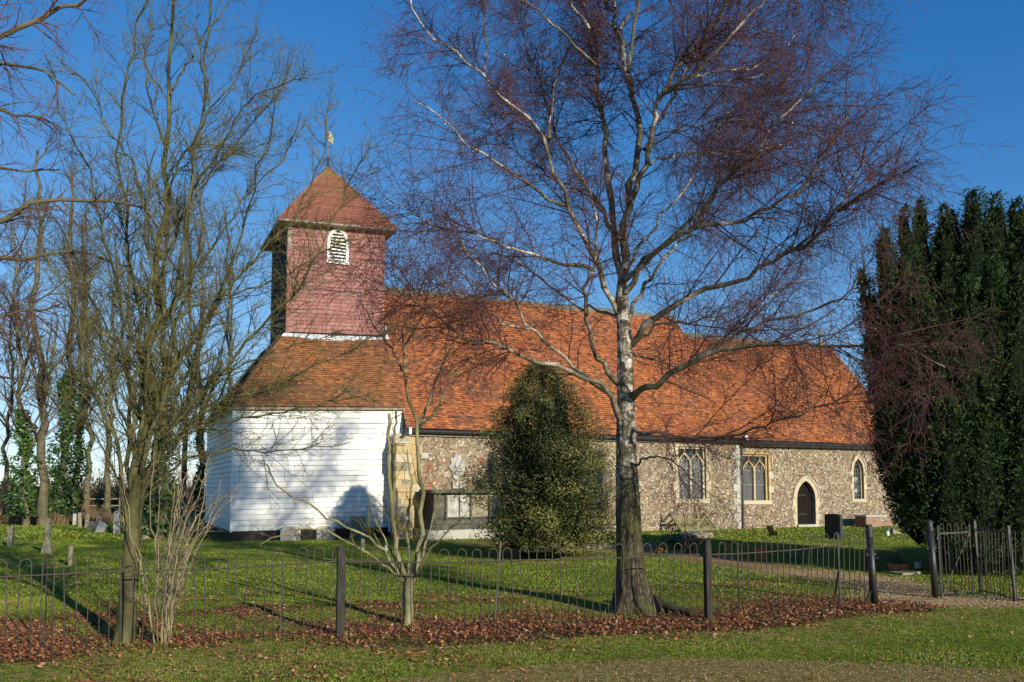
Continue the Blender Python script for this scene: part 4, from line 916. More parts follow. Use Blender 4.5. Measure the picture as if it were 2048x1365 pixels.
def posy(name, px, py, mat, label, n=40, s=.06, w=.2, cat='flowers', green=120):
    e = empty(name, gnd(px, py), 0, label, cat); c = rng.normal(0, 1, (green, 3)) * [w * .5, w * .4, s] + [0, 0, s * 1.6]; c[:, 2] = np.abs(c[:, 2])
    V, F3 = leafquads(c, np.full(green, .06), np.full(green, .03), .7); npmesh('leaves', V, F3, M['ivy'], e, tint=np.repeat(rng.random(green), 4))
    c = rng.normal(0, 1, (n, 3)) * [w * .25, w * .2, s * .5] + [0, 0, s * 2.2]; c[:, 2] = np.abs(c[:, 2]); V, F3 = leafquads(c, np.full(n, .045), np.full(n, .04), .7); npmesh('blooms', V, F3, M[mat], e)
posy('grave_flowers', 1320, 1112, 'red', 'small bunch of red flowers on the dark lawn right of the birch')
posy('grave_flowers', 1745, 1128, 'petal', 'small clump of white flowers and leaves behind the flat topped gate post')
posy('grave_flowers', 1590, 1122, 'petal', 'pale bluish flowers in the shaded band of lawn', 20)
for px, py, lb in ((1382, 1106, 'dark leafy plant in shade right of the birch trunk'), (1352, 1098, 'low dark plant clump beside the red flowers')):
    e = empty('shade_plant', gnd(px, py), 0, lb, 'plant'); c = rng.normal(0, 1, (420, 3)) * [.16, .12, .14] + [0, 0, .18]; c[:, 2] = np.abs(c[:, 2]); V, F3 = leafquads(c, np.full(420, .09), np.full(420, .04), .8); npmesh('leaves', V, F3, M['ivy'], e, tint=np.repeat(rng.random(420) * .5, 4))
for px, py, lb in ((1520, 1118, 'terracotta flowerpot standing in the dark band of shade'),):
    e = empty('plant_pot', gnd(px, py), 0, lb, 'plant pot'); m = MB(); m.lathe([(.10, 0), (.15, .24), (.165, .24), (.165, .28), (.13, .28), (.12, .2)], sides=16); m.build('bowl', M['terracotta'], e)
kb = empty('grave_kerb', gnd(1150, 1098), TH - .35, 'long low brown stone kerb beside the path behind the holly', 'stone kerb'); m = MB(); m.box(-.9, 2.2, -.07, .07, 0, .13, .006); m.build('kerb', M['lichen'], kb, bevel=.01)
# chest tomb with panelled front, beside the nave wall
ct = empty('chest_tomb', cw(5.95, -1.60), TH, 'old chest tomb with pale panels on a stepped base, half behind the holly', 'tomb')
m = MB(); m.box(-.25, 2.9, -.35, 1.1, -.05, .30, .008); m.build('base_step', M['greystone'], ct, bevel=.015)
m = MB(); m.box(-.12, 2.75, -.20, 1.05, .302, .46, .006); m.build('base_step', M['mossstone'], ct, bevel=.015)
m = MB(); m.box(.02, 2.6, -.04, 1.0, .46, .60, .004); m.build('plinth_course', M['mossstone'], ct, bevel=.02)
m = MB(); m.box(.10, 2.5, .08, .98, .60, 1.46); m.build('core', M['darkstone'], ct)
for a, b, mt in ((.10, .46, 'mossstone'), (.50, .94, 'whitestone'), (.98, 1.32, 'whitestone'), (1.40, 1.98, 'lichen'), (2.02, 2.48, 'whitestone')):
    m = MB(); m.box(a, b, .055, .10, .68, 1.40); m.build('panel', M[mt], ct, bevel=.012)
for a in (.08, .48, 1.34, 2.0, 2.46):
    m = MB(); m.box(a - .02, a + .05, -.01, .12, .60, 1.46); m.build('pilaster', M['mossstone'], ct, bevel=.01)
m = MB(); m.box(-.10, 2.72, -.18, 1.08, 1.462, 1.57, .004); m.build('lid', M['mossstone'], ct, bevel=.02)
# western graves
gl = 'old gravestones west of the tower'
head('gravestone', 20, 1093, .50, .56, .13, 'lichen', 'upright headstone seen edge on at the far left edge of the churchyard', rz=TH + math.pi / 2, top='flat', tilt=(.02, .03), group=gl)
cr = empty('grave_cross', gnd(94, 1107), .1, 'lichened stone shaft with a lost cross head on a rough rounded base', 'grave cross', gl)
m = MB(); m.hexa([(-.13, -.12, -.02), (.13, -.12, -.02), (.13, .12, -.02), (-.13, .12, -.02), (-.10, -.08, .24), (.10, -.08, .22), (.1, .08, .22), (-.1, .08, .24)]); m.build('base', M['lichen'], cr, bevel=.03)
m = MB(); m.hexa([(-.065, -.05, .22), (.065, -.05, .22), (.065, .05, .22), (-.065, .05, .22), (-.05, -.04, .86), (.05, -.04, .88), (.05, .04, .88), (-.05, .04, .86)]); m.hexa([(-.075, -.045, .55), (.07, -.045, .52), (.07, .045, .52), (-.075, .045, .55), (-.07, -.04, .68), (.075, -.04, .70), (.075, .04, .7), (-.07, .04, .68)]); m.build('shaft', M['lichen'], cr, bevel=.015)
head('gravestone', 141, 1132, .35, .44, .08, 'lichen', 'low headstone seen edge on behind the railings left of the tall tree', rz=TH + math.pi / 2, tilt=(0, -.02), group=gl)
for px, py, w, h, mt, tl_, lb in ((149, 1050, .5, .50, 'greystone', .0, 'small pale stone nearest the ivy clad trunk'), (160, 1055, .5, .62, 'lichen', -.05, 'thin dark stone second from the ivy clad trunk'),
        (173, 1055, .5, .60, 'lichen', .08, 'thin dark stone third from the ivy clad trunk'), (196, 1058, .22, .62, 'lichen', .10, 'leaning dark headstone behind a pale tilted slab'),
        (199, 1065, .34, .40, 'whitestone', .5, 'pale slab tilted sideways on the western lawn'), (180, 1060, .30, .34, 'lichen', .55, 'dark slab tilted sideways on the western lawn'), (233, 1068, .22, .82, 'greystone', -.02, 'tall narrow pale headstone close to the left tree trunk')):
    head('gravestone', px, py, w, h, .10 if w != .5 else .14, mt, lb, rz=-.35 if w != .5 else TH + math.pi / 2, tilt=(0, tl_) if w != .5 else (tl_, 0), group=gl)
for px, py, w, h, lb in ((292, 1077, .20, .6, 'grey headstone half hidden behind the twiggy shrub'), (381, 1068, .36, .5, 'low headstone between the shrub and the tower corner')):
    head('gravestone', px, py, w, h, .1, 'lichen', lb, rz=-.2, group=gl)
head('gravestone', 553, 1097, .10, .30, .08, 'lichen', 'short stone stub on the shaded lawn in front of the tower', pos=gnd(725, 1100))
o = empty('grave_ornament', gnd(772, 1105), 0, 'tiny white ornament on the lawn behind the small many stemmed tree', 'ornament'); m = MB(); m.lathe([(.05, 0), (.06, .06), (.03, .10), (.035, .15), (.01, .18)], sides=10); m.build('figure', M['whitepot'], o)
# ---------------------------------------------------------------- trees
def resample(P, n):
    P = np.array(P, float); d = np.r_[0, np.cumsum(np.linalg.norm(np.diff(P, axis=0), axis=1))]; t = np.linspace(0, d[-1], n)
    Q = np.stack([np.interp(t, d, P[:, i]) for i in range(P.shape[1])], 1)
    for _ in range(2): Q[1:-1] = (Q[:-2] + 2 * Q[1:-1] + Q[2:]) / 4
    return Q, d[-1]
def grow(R_, p, d, L, r, N, wander, grav, tip=.35):
    """M branches at once -> P (M,N,3), R (M,N)"""
    Mn = len(p); P = np.empty((Mn, N, 3)); P[:, 0] = p; d = nz(d); st = (L / (N - 1))[:, None]
    for i in range(1, N):
        d = nz(d + R_.normal(0, wander, (Mn, 3)) + np.array([0, 0, grav])); P[:, i] = P[:, i - 1] + d * st
    return P, r[:, None] * np.linspace(1, tip, N)[None]
def spawn(R_, P, R, per_m, t0, t1, lr, ang, rr, N, wander, grav, rmin=.0022, rmax=1, out=None, taper=True, upb=0, cap=None):
    seg = np.linalg.norm(np.diff(P, axis=1), axis=2); Ls = seg.sum(1); cnt = R_.poisson(np.maximum(Ls * per_m * (t1 - t0), .01))
    idx = np.repeat(np.arange(len(P)), cnt)
    if cap and len(idx) > cap: idx = R_.choice(idx, cap, replace=False)
    n = len(idx); t = R_.uniform(t0, t1, n); f = t * (P.shape[1] - 1); i0 = np.minimum(f.astype(int), P.shape[1] - 2); w = (f - i0)[:, None]
    a, b = P[idx, i0], P[idx, i0 + 1]; p = a * (1 - w) + b * w; T = nz(b - a); rad = R[idx, i0]
    rv = nz(np.cross(T, R_.normal(0, 1, (n, 3)))); an = np.radians(R_.uniform(ang[0], ang[1], n))[:, None]
    d = T * np.cos(an) + rv * np.sin(an)
    if out is not None: d = nz(d + out * .5)
    d = nz(d + [0, 0, upb]); L = R_.uniform(lr[0], lr[1], n) * ((1.15 - .75 * t) if taper else 1)
    r = np.clip(rad * R_.uniform(rr[0], rr[1], n), rmin, rmax)
    return grow(R_, p, d, L, r, N, wander, grav)
def put_tubes(name, sets, mat, par, base, sides=3, kind='stuff', **kw):
    Vs, Qs, b = [], [], 0
    for P, R in sets:
        if not len(P): continue
        V, Q = tubes(P - base, R, sides); Vs.append(V); Qs.append(Q + b); b += len(V)
    return npmesh(name, np.concatenate(Vs), np.concatenate(Qs), mat, par, smooth=sides > 3, kind=kind, **kw)
def limb(par, base, P, r0, r1, mat, name='limb', n=18, sides=9, rough=.06, power=1.0, flare=0):
    Q, L = resample(P, n); jt = np.random.default_rng(int(abs(Q[0, 0] * 999 + Q[-1, 2] * 77)) % 2 ** 31)
    Q[1:-1] += jt.normal(0, L * .006, (n - 2, 3)); t = np.linspace(0, 1, n); R = r0 + (r1 - r0) * t ** power
    if flare: R = R * (1 + flare * np.exp(-t * 14))
    R = R * (1 + jt.normal(0, rough * .5, n)); V, q = tubes((Q - base)[None], R[None], sides)
    V = V.reshape(n, sides, 3); c = (Q - base)[:, None, :]; V = c + (V - c) * (1 + jt.normal(0, rough, (n, sides, 1))); V = V.reshape(-1, 3)
    o = npmesh(name, V, q, mat, par, smooth=True); return Q[None], R[None], o
def pxlimb(pts, Y0, Y1): k = len(pts); return np.array([at(x, y, Y0 + (Y1 - Y0) * (i / (k - 1)) ** .8) for i, (x, y) in enumerate(pts)])
def stack(L, n=18):
    return np.concatenate([a for a, _ in L]), np.concatenate([b for _, b in L])

# ---- silver birch
R1 = np.random.default_rng(11)
bb = gnd(1266, 1226); YB = bb[1] + .05
birch = empty('birch_tree', bb, 0, 'large weeping silver birch with dark fissured lower trunk, standing just inside the railings', 'tree')
def disp_trunk(pxs, Y, wpx, name, mat, par, base, sides=56, n=170, amp=.018, flare=.6, blend=True):
    P = np.array([at(x, y, Y) for x, y in pxs]); W_ = np.interp(np.linspace(0, 1, n), np.linspace(0, 1, len(wpx)), wpx) / 2 * Y / F
    d = np.r_[0, np.cumsum(np.linalg.norm(np.diff(P, axis=0), axis=1))]; t = np.linspace(0, d[-1], n); Q = np.stack([np.interp(t, d, P[:, i]) for i in range(3)], 1); W_ = np.interp(t, d, np.array(wpx)) / 2 * Y / F
    for _ in range(8): Q[1:-1] = (Q[:-2] + 2 * Q[1:-1] + Q[2:]) / 4
    V, q = tubes((Q - base)[None], W_[None], sides); V = V.reshape(n, sides, 3); c = (Q - base)[:, None]; dirs = V - c; out = np.empty_like(V)
    for i in range(n):
        z = Q[i, 2]; a_ = amp * (1 - min(max((z - 2.4) / 1.6, 0), 1) * .75)
        for j in range(sides):
            dx = dirs[i, j] / W_[i]; an = math.atan2(dx[1], dx[0]); s_ = noise.ridged_multi_fractal(Vector((dx[0] * 2.6, dx[1] * 2.6, z * 1.7 + .3 * dx[0])), 1.0, 2.1, 3, 1.0, 2.0)
            fl = flare * math.exp(-max(z, 0) * 3.6) * (.55 + .45 * math.sin(an * 5 + 1.2)) + .30 * flare * math.exp(-max(z, 0) * 1.6)
            out[i, j] = c[i, 0] + dirs[i, j] * (1 + fl) + dx * a_ * (s_ - 1.1) * .9
    return npmesh(name, out.reshape(-1, 3), q, mat, par, smooth=True), Q, W_
trunk_px = [(1272, 1250), (1268, 1225), (1262, 1150), (1258, 1080), (1256, 1000), (1252, 900), (1252, 800), (1250, 720), (1248, 660), (1244, 600)]
disp_trunk(trunk_px, YB, [68, 60, 50, 48, 47, 40, 34, 31, 29, 26], 'trunk', M['birch'], birch, bb, flare=.75)
# root running out to the right of the foot
rt = [gnd(1285, 1214), gnd(1330, 1222), gnd(1380, 1232), gnd(1420, 1237)]; rt = [r + [0, 0, h] for r, h in zip(rt, (.16, .05, .02, -.03))]
limb(birch, bb, rt, .10, .03, M['birch'], 'root', n=12)
BL = [  # (pixels, start width px, end width px, depth at the end)
 ([(1246, 640), (1243, 560), (1247, 480), (1262, 400), (1278, 300), (1283, 260), (1268, 200), (1255, 140), (1232, 60), (1220, -20), (1215, -120)], 31, 9, 11.8),
 ([(1256, 145), (1264, 80), (1278, 10), (1292, -90)], 13, 6, 11.2),
 ([(1244, 620), (1235, 520), (1225, 420), (1214, 330), (1206, 240), (1194, 170), (1184, 100), (1172, 30), (1150, -80)], 24, 9, 12.4),
 ([(1188, 120), (1200, 50), (1220, -20), (1230, -90)], 11, 5, 12.9),
 ([(1262, 400), (1280, 350), (1300, 320), (1310, 230), (1332, 165), (1375, 110), (1420, 60), (1458, -5), (1490, -80)], 17, 8, 10.6),
 ([(1318, 195), (1350, 172), (1385, 150), (1440, 100), (1482, 50), (1535, -5), (1580, -70)], 12, 5, 9.8),
 ([(1290, 300), (1316, 240), (1342, 205), (1372, 150), (1402, 90), (1440, 40), (1462, -40)], 13, 5, 12.6),
 ([(1297, 275), (1340, 262), (1410, 250), (1460, 240), (1505, 238)], 8, 3, 9.7),
 ([(1348, 182), (1400, 172), (1470, 160), (1532, 150)], 7, 3, 10.4),
 ([(1372, 156), (1440, 143), (1510, 138), (1572, 96), (1600, 60)], 8, 3, 13),
 ([(1252, 585), (1290, 520), (1345, 475), (1385, 445), (1420, 385), (1470, 345), (1500, 325), (1530, 280), (1545, 240), (1600, 212), (1645, 150)], 17, 4, 9.2),
 ([(1250, 560), (1300, 510), (1340, 478), (1400, 455), (1500, 432), (1590, 398), (1625, 350), (1650, 310), (1680, 255), (1705, 205)], 17, 5, 10.2),
 ([(1262, 690), (1290, 648), (1340, 612), (1420, 578), (1500, 545), (1570, 515), (1620, 485), (1660, 450), (1682, 420), (1712, 350), (1728, 300)], 22, 5, 9.4),
 ([(1680, 422), (1720, 392), (1770, 362), (1832, 332)], 9, 3, 8.8),
 ([(1254, 640), (1280, 585), (1340, 500), (1385, 462), (1420, 410), (1450, 330), (1500, 290)], 14, 4, 13.8),
 ([(1262, 800), (1292, 780), (1340, 742), (1400, 712), (1470, 690), (1560, 683), (1640, 688), (1690, 697), (1740, 682), (1790, 690), (1840, 702), (1890, 735)], 22, 3, 8.6),
 ([(1395, 714), (1450, 682), (1530, 640), (1600, 630), (1660, 610), (1700, 590), (1722, 545)], 13, 4, 9.6),
 ([(1256, 855), (1300, 868), (1400, 880), (1480, 870), (1540, 845), (1610, 830), (1662, 800), (1722, 788)], 12, 3, 9.4),
 ([(1254, 700), (1300, 720), (1360, 735), (1400, 715), (1460, 690)], 9, 3, 12.5),
 ([(1246, 850), (1235, 795), (1190, 757), (1100, 732), (1050, 712), (1000, 695), (950, 685), (900, 650), (860, 625), (815, 600), (770, 580), (720, 572), (680, 585)], 19, 3, 9.3),
 ([(1225, 790), (1180, 762), (1143, 730), (1106, 693), (1059, 656), (1044, 620), (1026, 598), (1011, 576), (982, 565), (945, 521), (916, 480), (897, 451), (860, 400)], 14, 3, 10.4),
 ([(1059, 658), (1011, 649), (974, 623), (923, 598), (880, 560)], 8, 3, 9.8),
 ([(1240, 770), (1220, 750), (1198, 722), (1176, 664), (1168, 576), (1183, 539), (1198, 499), (1194, 437), (1180, 380)], 17, 5, 10.8),
 ([(1244, 650), (1220, 583), (1187, 528), (1165, 477), (1143, 422), (1121, 355), (1099, 278), (1066, 253), (1037, 216), (993, 172), (967, 147), (920, 110), (876, 92), (843, 55), (821, 0), (800, -60)], 18, 4, 11.2),
 ([(1099, 278), (1103, 220), (1107, 176), (1120, 130), (1150, 80)], 9, 3, 12.4),
 ([(1135, 412), (1085, 396), (1041, 355), (989, 319), (938, 293), (905, 260), (876, 227), (835, 205)], 11, 3, 9.8),
 ([(971, 140), (972, 73), (967, 18), (975, -40)], 6, 3, 12.2),
 ([(1183, 539), (1106, 521), (1040, 499), (996, 488), (952, 469), (901, 459), (865, 455), (832, 433), (813, 411), (770, 395)], 12, 3, 10.2),
 ([(1235, 480), (1210, 430), (1172, 381), (1132, 315), (1110, 260), (1080, 180), (1050, 90), (1030, 20)], 14, 3, 13.2),
 ([(1240, 480), (1190, 400), (1130, 370), (1060, 330), (1000, 270), (940, 200)], 9, 3, 13.8),
 ([(1250, 540), (1320, 440), (1400, 330), (1440, 250), (1500, 190), (1560, 170)], 10, 3, 14.2),
 ([(1300, 330), (1380, 300), (1470, 310), (1560, 290), (1640, 260)], 8, 3, 13.4),
 ([(1255, 700), (1330, 640), (1420, 640), (1520, 600), (1600, 560)], 9, 3, 14.0),
 ([(1248, 640), (1150, 610), (1060, 540), (980, 500), (900, 500)], 9, 3, 13.6),
 ([(1262, 940), (1290, 915), (1330, 912), (1360, 935), (1400, 975)], 8, 3, 10.4),
 ([(1190, 130), (1120, 60), (1050, 0), (980, -60)], 9, 4, 10.6), ([(1215, -60), (1260, -200), (1240, -330), (1270, -460)], 9, 3, 11.5),
 ([(1460, -5), (1560, -60), (1640, -40), (1700, 20)], 7, 3, 10.0), ([(1240, 60), (1330, -60), (1400, -160), (1480, -240)], 8, 3, 12), ([(1180, 60), (1090, -80), (1000, -160)], 8, 3, 12)]
LP = []
for i, (px, w0, w1, Y1) in enumerate(BL):
    P = pxlimb(px, YB if i not in (1, 3, 5, 8, 9, 13, 16, 21, 24, 26) else YB + (Y1 - YB) * .3, Y1)
    P_, R_, _ = limb(birch, bb, P, w0 / 2.55 * YB / F, w1 / 3.0 * YB / F, M['birch_limb'], n=22, sides=8, power=.62, rough=.05)
    LP.append((P_, R_))
LP = stack(LP)
b1a = spawn(R1, *LP, 4.5, .16, .6, (.5, 1.7), (25, 65), (.28, .5), 8, .10, .010, .004, .012)
b1b = spawn(R1, *LP, 13.0, .45, 1.0, (.45, 1.25), (20, 70), (.35, .6), 8, .10, .0, .004, .010, taper=False)
b1 = (np.concatenate([b1a[0], b1b[0]]), np.concatenate([b1a[1], b1b[1]]))
b2 = spawn(R1, *b1, 7.5, .1, 1.0, (.25, .85), (25, 70), (.45, .7), 5, .18, -.06, .0034, .006)
b3 = spawn(R1, *b1, 9.0, .1, 1.0, (.25, .85), (30, 90), (.3, .5), 4, .2, -.24, .0028, .0034)
b4 = spawn(R1, *b2, 14.0, .1, 1.0, (.2, .6), (25, 80), (.3, .5), 4, .20, -.18, .0026, .0032, cap=34000)
b5 = spawn(R1, *LP, 7.0, .25, 1.0, (.3, .8), (30, 90), (.1, .3), 6, .13, -.10, .002, .0035)
print('birch', len(b1[0]), len(b2[0]), len(b3[0]), len(b4[0]), len(b5[0]))
put_tubes('branches', [b1], M['birch_twig'], birch, bb, 4)
put_tubes('twigs', [b2, b3, b4, b5], M['birch_twig'], birch, bb, 3)

# ---- olive barked tree on the left
R2 = np.random.default_rng(5)
lb_ = gnd(248, 1288); YL = lb_[1] + .02
lt = empty('tall_tree', lb_, 0, 'tall olive green barked tree with many steep stems, behind the railings on the left', 'tree')
disp_trunk([(246, 1300), (249, 1280), (256, 1200), (262, 1120), (267, 1050), (272, 1000), (278, 950)], YL, [40, 35, 32, 31, 31, 32, 30], 'trunk', M['olive_bark'], lt, lb_, 32, 70, .006, .22)
OL_ = [([(258, 1090), (248, 1000), (238, 905), (222, 850), (195, 800), (172, 740), (150, 650), (120, 560), (85, 490), (60, 430)], 17, 3, 8.4),
 ([(262, 1050), (258, 960), (256, 880), (262, 800), (262, 720), (240, 620), (222, 510), (188, 400), (160, 300), (112, 175), (90, 110)], 17, 3, 9.6),
 ([(270, 1020), (285, 900), (300, 800), (314, 660), (322, 520), (325, 400), (330, 290), (345, 180), (352, 60), (350, -60), (360, -160)], 24, 7, 9.3),
 ([(272, 1000), (284, 880), (284, 780), (275, 680), (262, 560), (242, 440), (232, 330), (242, 200), (280, 60), (302, -60)], 18, 5, 10.0),
 ([(280, 980), (308, 860), (330, 760), (350, 640), (365, 500), (385, 380), (402, 250), (412, 120), (424, -10), (450, -90)], 18, 5, 8.8),
 ([(284, 970), (325, 850), (360, 770), (400, 680), (442, 580), (482, 470), (520, 330), (548, 220), (582, 128)], 15, 3, 9.8),
 ([(285, 960), (330, 872), (390, 790), (450, 722), (530, 652), (598, 590), (650, 485), (688, 385), (740, 292)], 15, 3, 8.7),
 ([(292, 950), (350, 872), (420, 812), (500, 790), (580, 760), (650, 722), (740, 682), (790, 640)], 13, 3, 9.4),
 ([(282, 985), (345, 885), (400, 850), (470, 838), (560, 830), (650, 802), (740, 790)], 12, 3, 8.6),
 ([(285, 1000), (350, 930), (400, 905), (470, 900), (560, 905), (640, 895), (700, 885)], 9, 2.5, 8.9),
 ([(300, 800), (345, 740), (400, 650), (450, 585), (520, 500), (585, 440), (640, 330), (660, 205)], 13, 3, 10.1),
 ([(315, 660), (360, 590), (420, 500), (470, 420), (520, 370), (590, 290), (600, 230)], 11, 3, 9.0),
 ([(322, 520), (370, 430), (430, 330), (480, 270), (530, 230), (580, 130)], 10, 3, 9.8),
 ([(325, 400), (370, 310), (420, 220), (480, 150), (515, 60)], 9, 3, 9.0),
 ([(322, 520), (290, 430), (270, 330), (210, 250), (170, 150), (130, 130)], 10, 3, 8.7),
 ([(300, 760), (240, 700), (200, 640), (160, 540), (110, 440), (70, 400)], 10, 3, 10.2),
 ([(262, 880), (225, 790), (205, 700), (190, 600), (150, 520), (100, 500)], 10, 3, 9.9),
 ([(330, 290), (300, 210), (290, 120), (300, 20), (330, -50)], 9, 3, 9.6),
 ([(345, 180), (390, 100), (440, 30), (480, -40)], 8, 3, 9.8),
 ([(350, 640), (410, 600), (480, 585), (560, 560), (620, 520), (690, 480), (735, 470)], 10, 2.5, 10.0),
 ([(385, 380), (440, 300), (490, 200), (560, 170), (600, 160)], 8, 2.5, 8.4),
 ([(250, 980), (215, 920), (190, 860), (165, 830), (120, 790), (70, 780)], 8, 2.5, 9.0),
 ([(325, 850), (400, 760), (470, 740), (540, 700), (600, 690), (700, 660)], 10, 2.5, 10.1),
 ([(295, 950), (310, 900), (325, 820), (322, 740), (345, 660), (380, 560), (400, 470)], 14, 4, 9.7),
 ([(276, 980), (270, 930), (282, 850), (300, 760), (290, 640), (305, 540), (290, 420), (310, 300)], 16, 4, 8.9)]
LP = []
for i, (px, w0, w1, Y1) in enumerate(OL_):
    P = pxlimb(px, YL, Y1); kf = 1.12 if i == 2 else .82; a, b, _ = limb(lt, lb_, P, kf * w0 / 2.3 * YL / F, w1 / 3 * YL / F, M['olive_bark'], n=20, sides=7, power=.55, rough=.05); LP.append((a[:, :20], b))
LP = stack(LP)
o1 = spawn(R2, *LP, 13, .12, 1.0, (.3, 1.05), (20, 55), (.28, .5), 8, .13, .045, .0035, .009)
o2 = spawn(R2, *o1, 13, .08, 1.0, (.12, .50), (25, 65), (.5, .8), 5, .16, .03, .0030, .0045)
o3 = spawn(R2, *LP, 9, .2, 1.0, (.12, .5), (25, 70), (.2, .4), 6, .10, .04, .0024, .004)
o4 = spawn(R2, *o2, 9, .1, 1.0, (.03, .10), (40, 80), (.7, 1.), 3, .10, .05, .0024, .004)
o5 = spawn(R2, *o1, 9, .1, 1.0, (.03, .10), (40, 80), (.7, 1.), 3, .10, .05, .0024, .004)
print('olive', len(o1[0]), len(o2[0]), len(o3[0]), len(o4[0]), len(o5[0]))
put_tubes('branches', [o1], M['olive_bark'], lt, lb_, 4)
put_tubes('twigs', [o2, o3, o4, o5], M['olive_twig'], lt, lb_, 3)

# ---- small many stemmed tree
R3 = np.random.default_rng(6); sb = gnd(817, 1247); YS = sb[1]
stt = empty('small_tree', sb, 0, 'small many stemmed tree with short trunk, in front of the tower and nave corner', 'tree')
limb(stt, sb, pxlimb([(818, 1256), (817, 1240), (816, 1190), (817, 1160)], YS, YS), 11 * YS / F, 10.5 * YS / F, M['pale_olive'], 'trunk', 10, 12, .03, flare=.25)
SL = [([(814, 1175), (800, 1130), (786, 1060), (784, 1000), (778, 960), (777, 880), (778, 828)], 13, 6, 9.9, 9), ([(786, 1010), (790, 940), (786, 870), (792, 822)], 8, 4, 10.0, 4),
 ([(820, 1170), (840, 1120), (844, 1040), (846, 960), (842, 880), (838, 855), (815, 800), (803, 740), (806, 680), (820, 640), (840, 590), (850, 560)], 13, 3, 10.4, 0),
 ([(838, 856), (860, 800), (880, 740), (905, 690), (935, 640), (940, 600)], 7, 2.5, 11, 0), ([(838, 856), (870, 830), (900, 760), (960, 700)], 5, 2.5, 10, 0),
 ([(803, 742), (780, 690), (745, 650), (720, 600)], 5, 2, 10.8, 0), ([(806, 700), (835, 650), (870, 590), (895, 555)], 5, 2, 10.2, 0),
 ([(812, 1168), (790, 1130), (755, 1085), (700, 1060), (660, 1040), (620, 1010), (560, 985), (540, 960), (535, 930)], 7, 2.5, 9.2, 0), ([(808, 1165), (770, 1130), (735, 1105), (690, 1080), (650, 1060), (590, 1058), (520, 1090)], 6, 2, 9.0, 0),
 ([(822, 1165), (860, 1100), (900, 1060), (930, 1030), (925, 1035)], 5, 2, 9.6, 0), ([(818, 1168), (820, 1100), (812, 1050), (825, 980), (815, 900)], 7, 3, 10.9, 0),
 ([(826, 1165), (850, 1095), (866, 1040), (880, 985), (918, 935), (925, 920)], 6, 2, 10.6, 0), ([(800, 1140), (770, 1080), (745, 1030), (742, 1000)], 5, 2, 10.2, 0)]
LP = []
for px, w0, w1, Y1, cut in SL:
    a, b, _ = limb(stt, sb, pxlimb(px, YS, Y1), w0 / 2 * YS / F, w1 / 2 * YS / F, M['pale_olive'], 'stem', 18, 7, .05, .8); LP.append((a, b))
LP = stack(LP); s1 = spawn(R3, *LP, 5.0, .15, 1, (.2, .75), (20, 60), (.3, .6), 8, .09, .05, .003, .006); s2 = spawn(R3, *s1, 8, .1, 1, (.1, .4), (20, 60), (.5, .8), 6, .1, .04, .0022, .004)
put_tubes('twigs', [s1, s2], M['olive_twig'], stt, sb, 3)

# ---- pale twiggy shrub
R4 = np.random.default_rng(9); kb_ = gnd(320, 1292); shr = empty('twiggy_shrub', kb_, 0, 'bare pale stemmed shrub growing against the railings beside the tall left tree', 'shrub')
st_ = []
for i in range(19):
    a = R4.uniform(-1, 1); px = [(322 + a * 14, 1296), (322 + a * 30, 1200), (325 + a * 60 + R4.normal(0, 8), 1110), (335 + a * 95 + R4.normal(0, 14), 1010 + abs(a) * 40), (352 + a * 130 + R4.normal(0, 20), 930 + R4.uniform(-30, 90))]
    a_, b_, _ = limb(shr, kb_, pxlimb(px, kb_[1], kb_[1] + R4.uniform(-.6, .6)), R4.uniform(.004, .009) + (.012 if i == 0 else 0), .003, M['pale_stem'], 'stem', 14, 5, .08); st_.append((a_, b_))
st_ = stack(st_, 14); s1 = spawn(R4, *st_, 8, .12, 1, (.15, .5), (20, 60), (.35, .6), 7, .14, .02, .0028, .005); s2 = spawn(R4, *s1, 7, .1, 1, (.08, .3), (25, 70), (.5, .8), 5, .12, .0, .0022, .004)
put_tubes('twigs', [s1, s2], M['pale_stem'], shr, kb_, 3)
nlv = 26; pi = R4.integers(0, len(s2[0]), nlv); V, F3 = leafquads(s2[0][pi, -1] - kb_, np.full(nlv, .04), np.full(nlv, .025), .6); npmesh('leaves', V, F3, M['holly'], shr, tint=np.full(4 * nlv, .8), kind='stuff')

# ---- tree reaching in from the left edge
R5 = np.random.default_rng(21); eb = np.array([-8.9, 8.9, 0.]); et = empty('beech_tree', eb, 0, 'reddish twigged tree whose branches reach into the picture from beyond the left edge', 'tree')
tr = np.array([eb, eb + [.05, 0, 2], eb + [0, .1, 4.5], eb + [-.1, .1, 7], eb + [0, 0, 9.5]])
a, b, _ = limb(et, eb, tr, .22, .06, M['grey_bark'], 'trunk', 16, 12, .03, flare=.4); LP = [(resample(a[0], 22)[0][None], np.linspace(.22, .06, 22)[None])]
EB = [([(-720, 520), (-300, 300), (-60, 100), (60, 40), (130, 10), (200, -30)], 9.0, 34, 5), ([(-700, 260), (-300, 120), (0, -30), (120, -90)], 9.6, 30, 5), ([(-720, 620), (-300, 520), (-60, 460), (60, 420), (160, 390), (250, 400), (300, 420)], 9.2, 26, 4),
 ([(-700, 700), (-300, 580), (-60, 530), (60, 512), (160, 500), (260, 535)], 9.8, 22, 4), ([(-700, 420), (-300, 250), (-60, 200), (40, 230), (110, 250)], 9.4, 20, 4), ([(-700, 560), (-300, 430), (-60, 350), (30, 330), (120, 340)], 10.2, 20, 4),
 ([(-700, 740), (-300, 690), (-60, 640), (40, 620), (120, 610)], 9.0, 18, 4), ([(-700, 340), (-200, 110), (-20, 120), (80, 130), (150, 190)], 8.8, 18, 4), ([(-700, 800), (-350, 760), (-60, 740), (30, 760)], 10.4, 14, 4)]
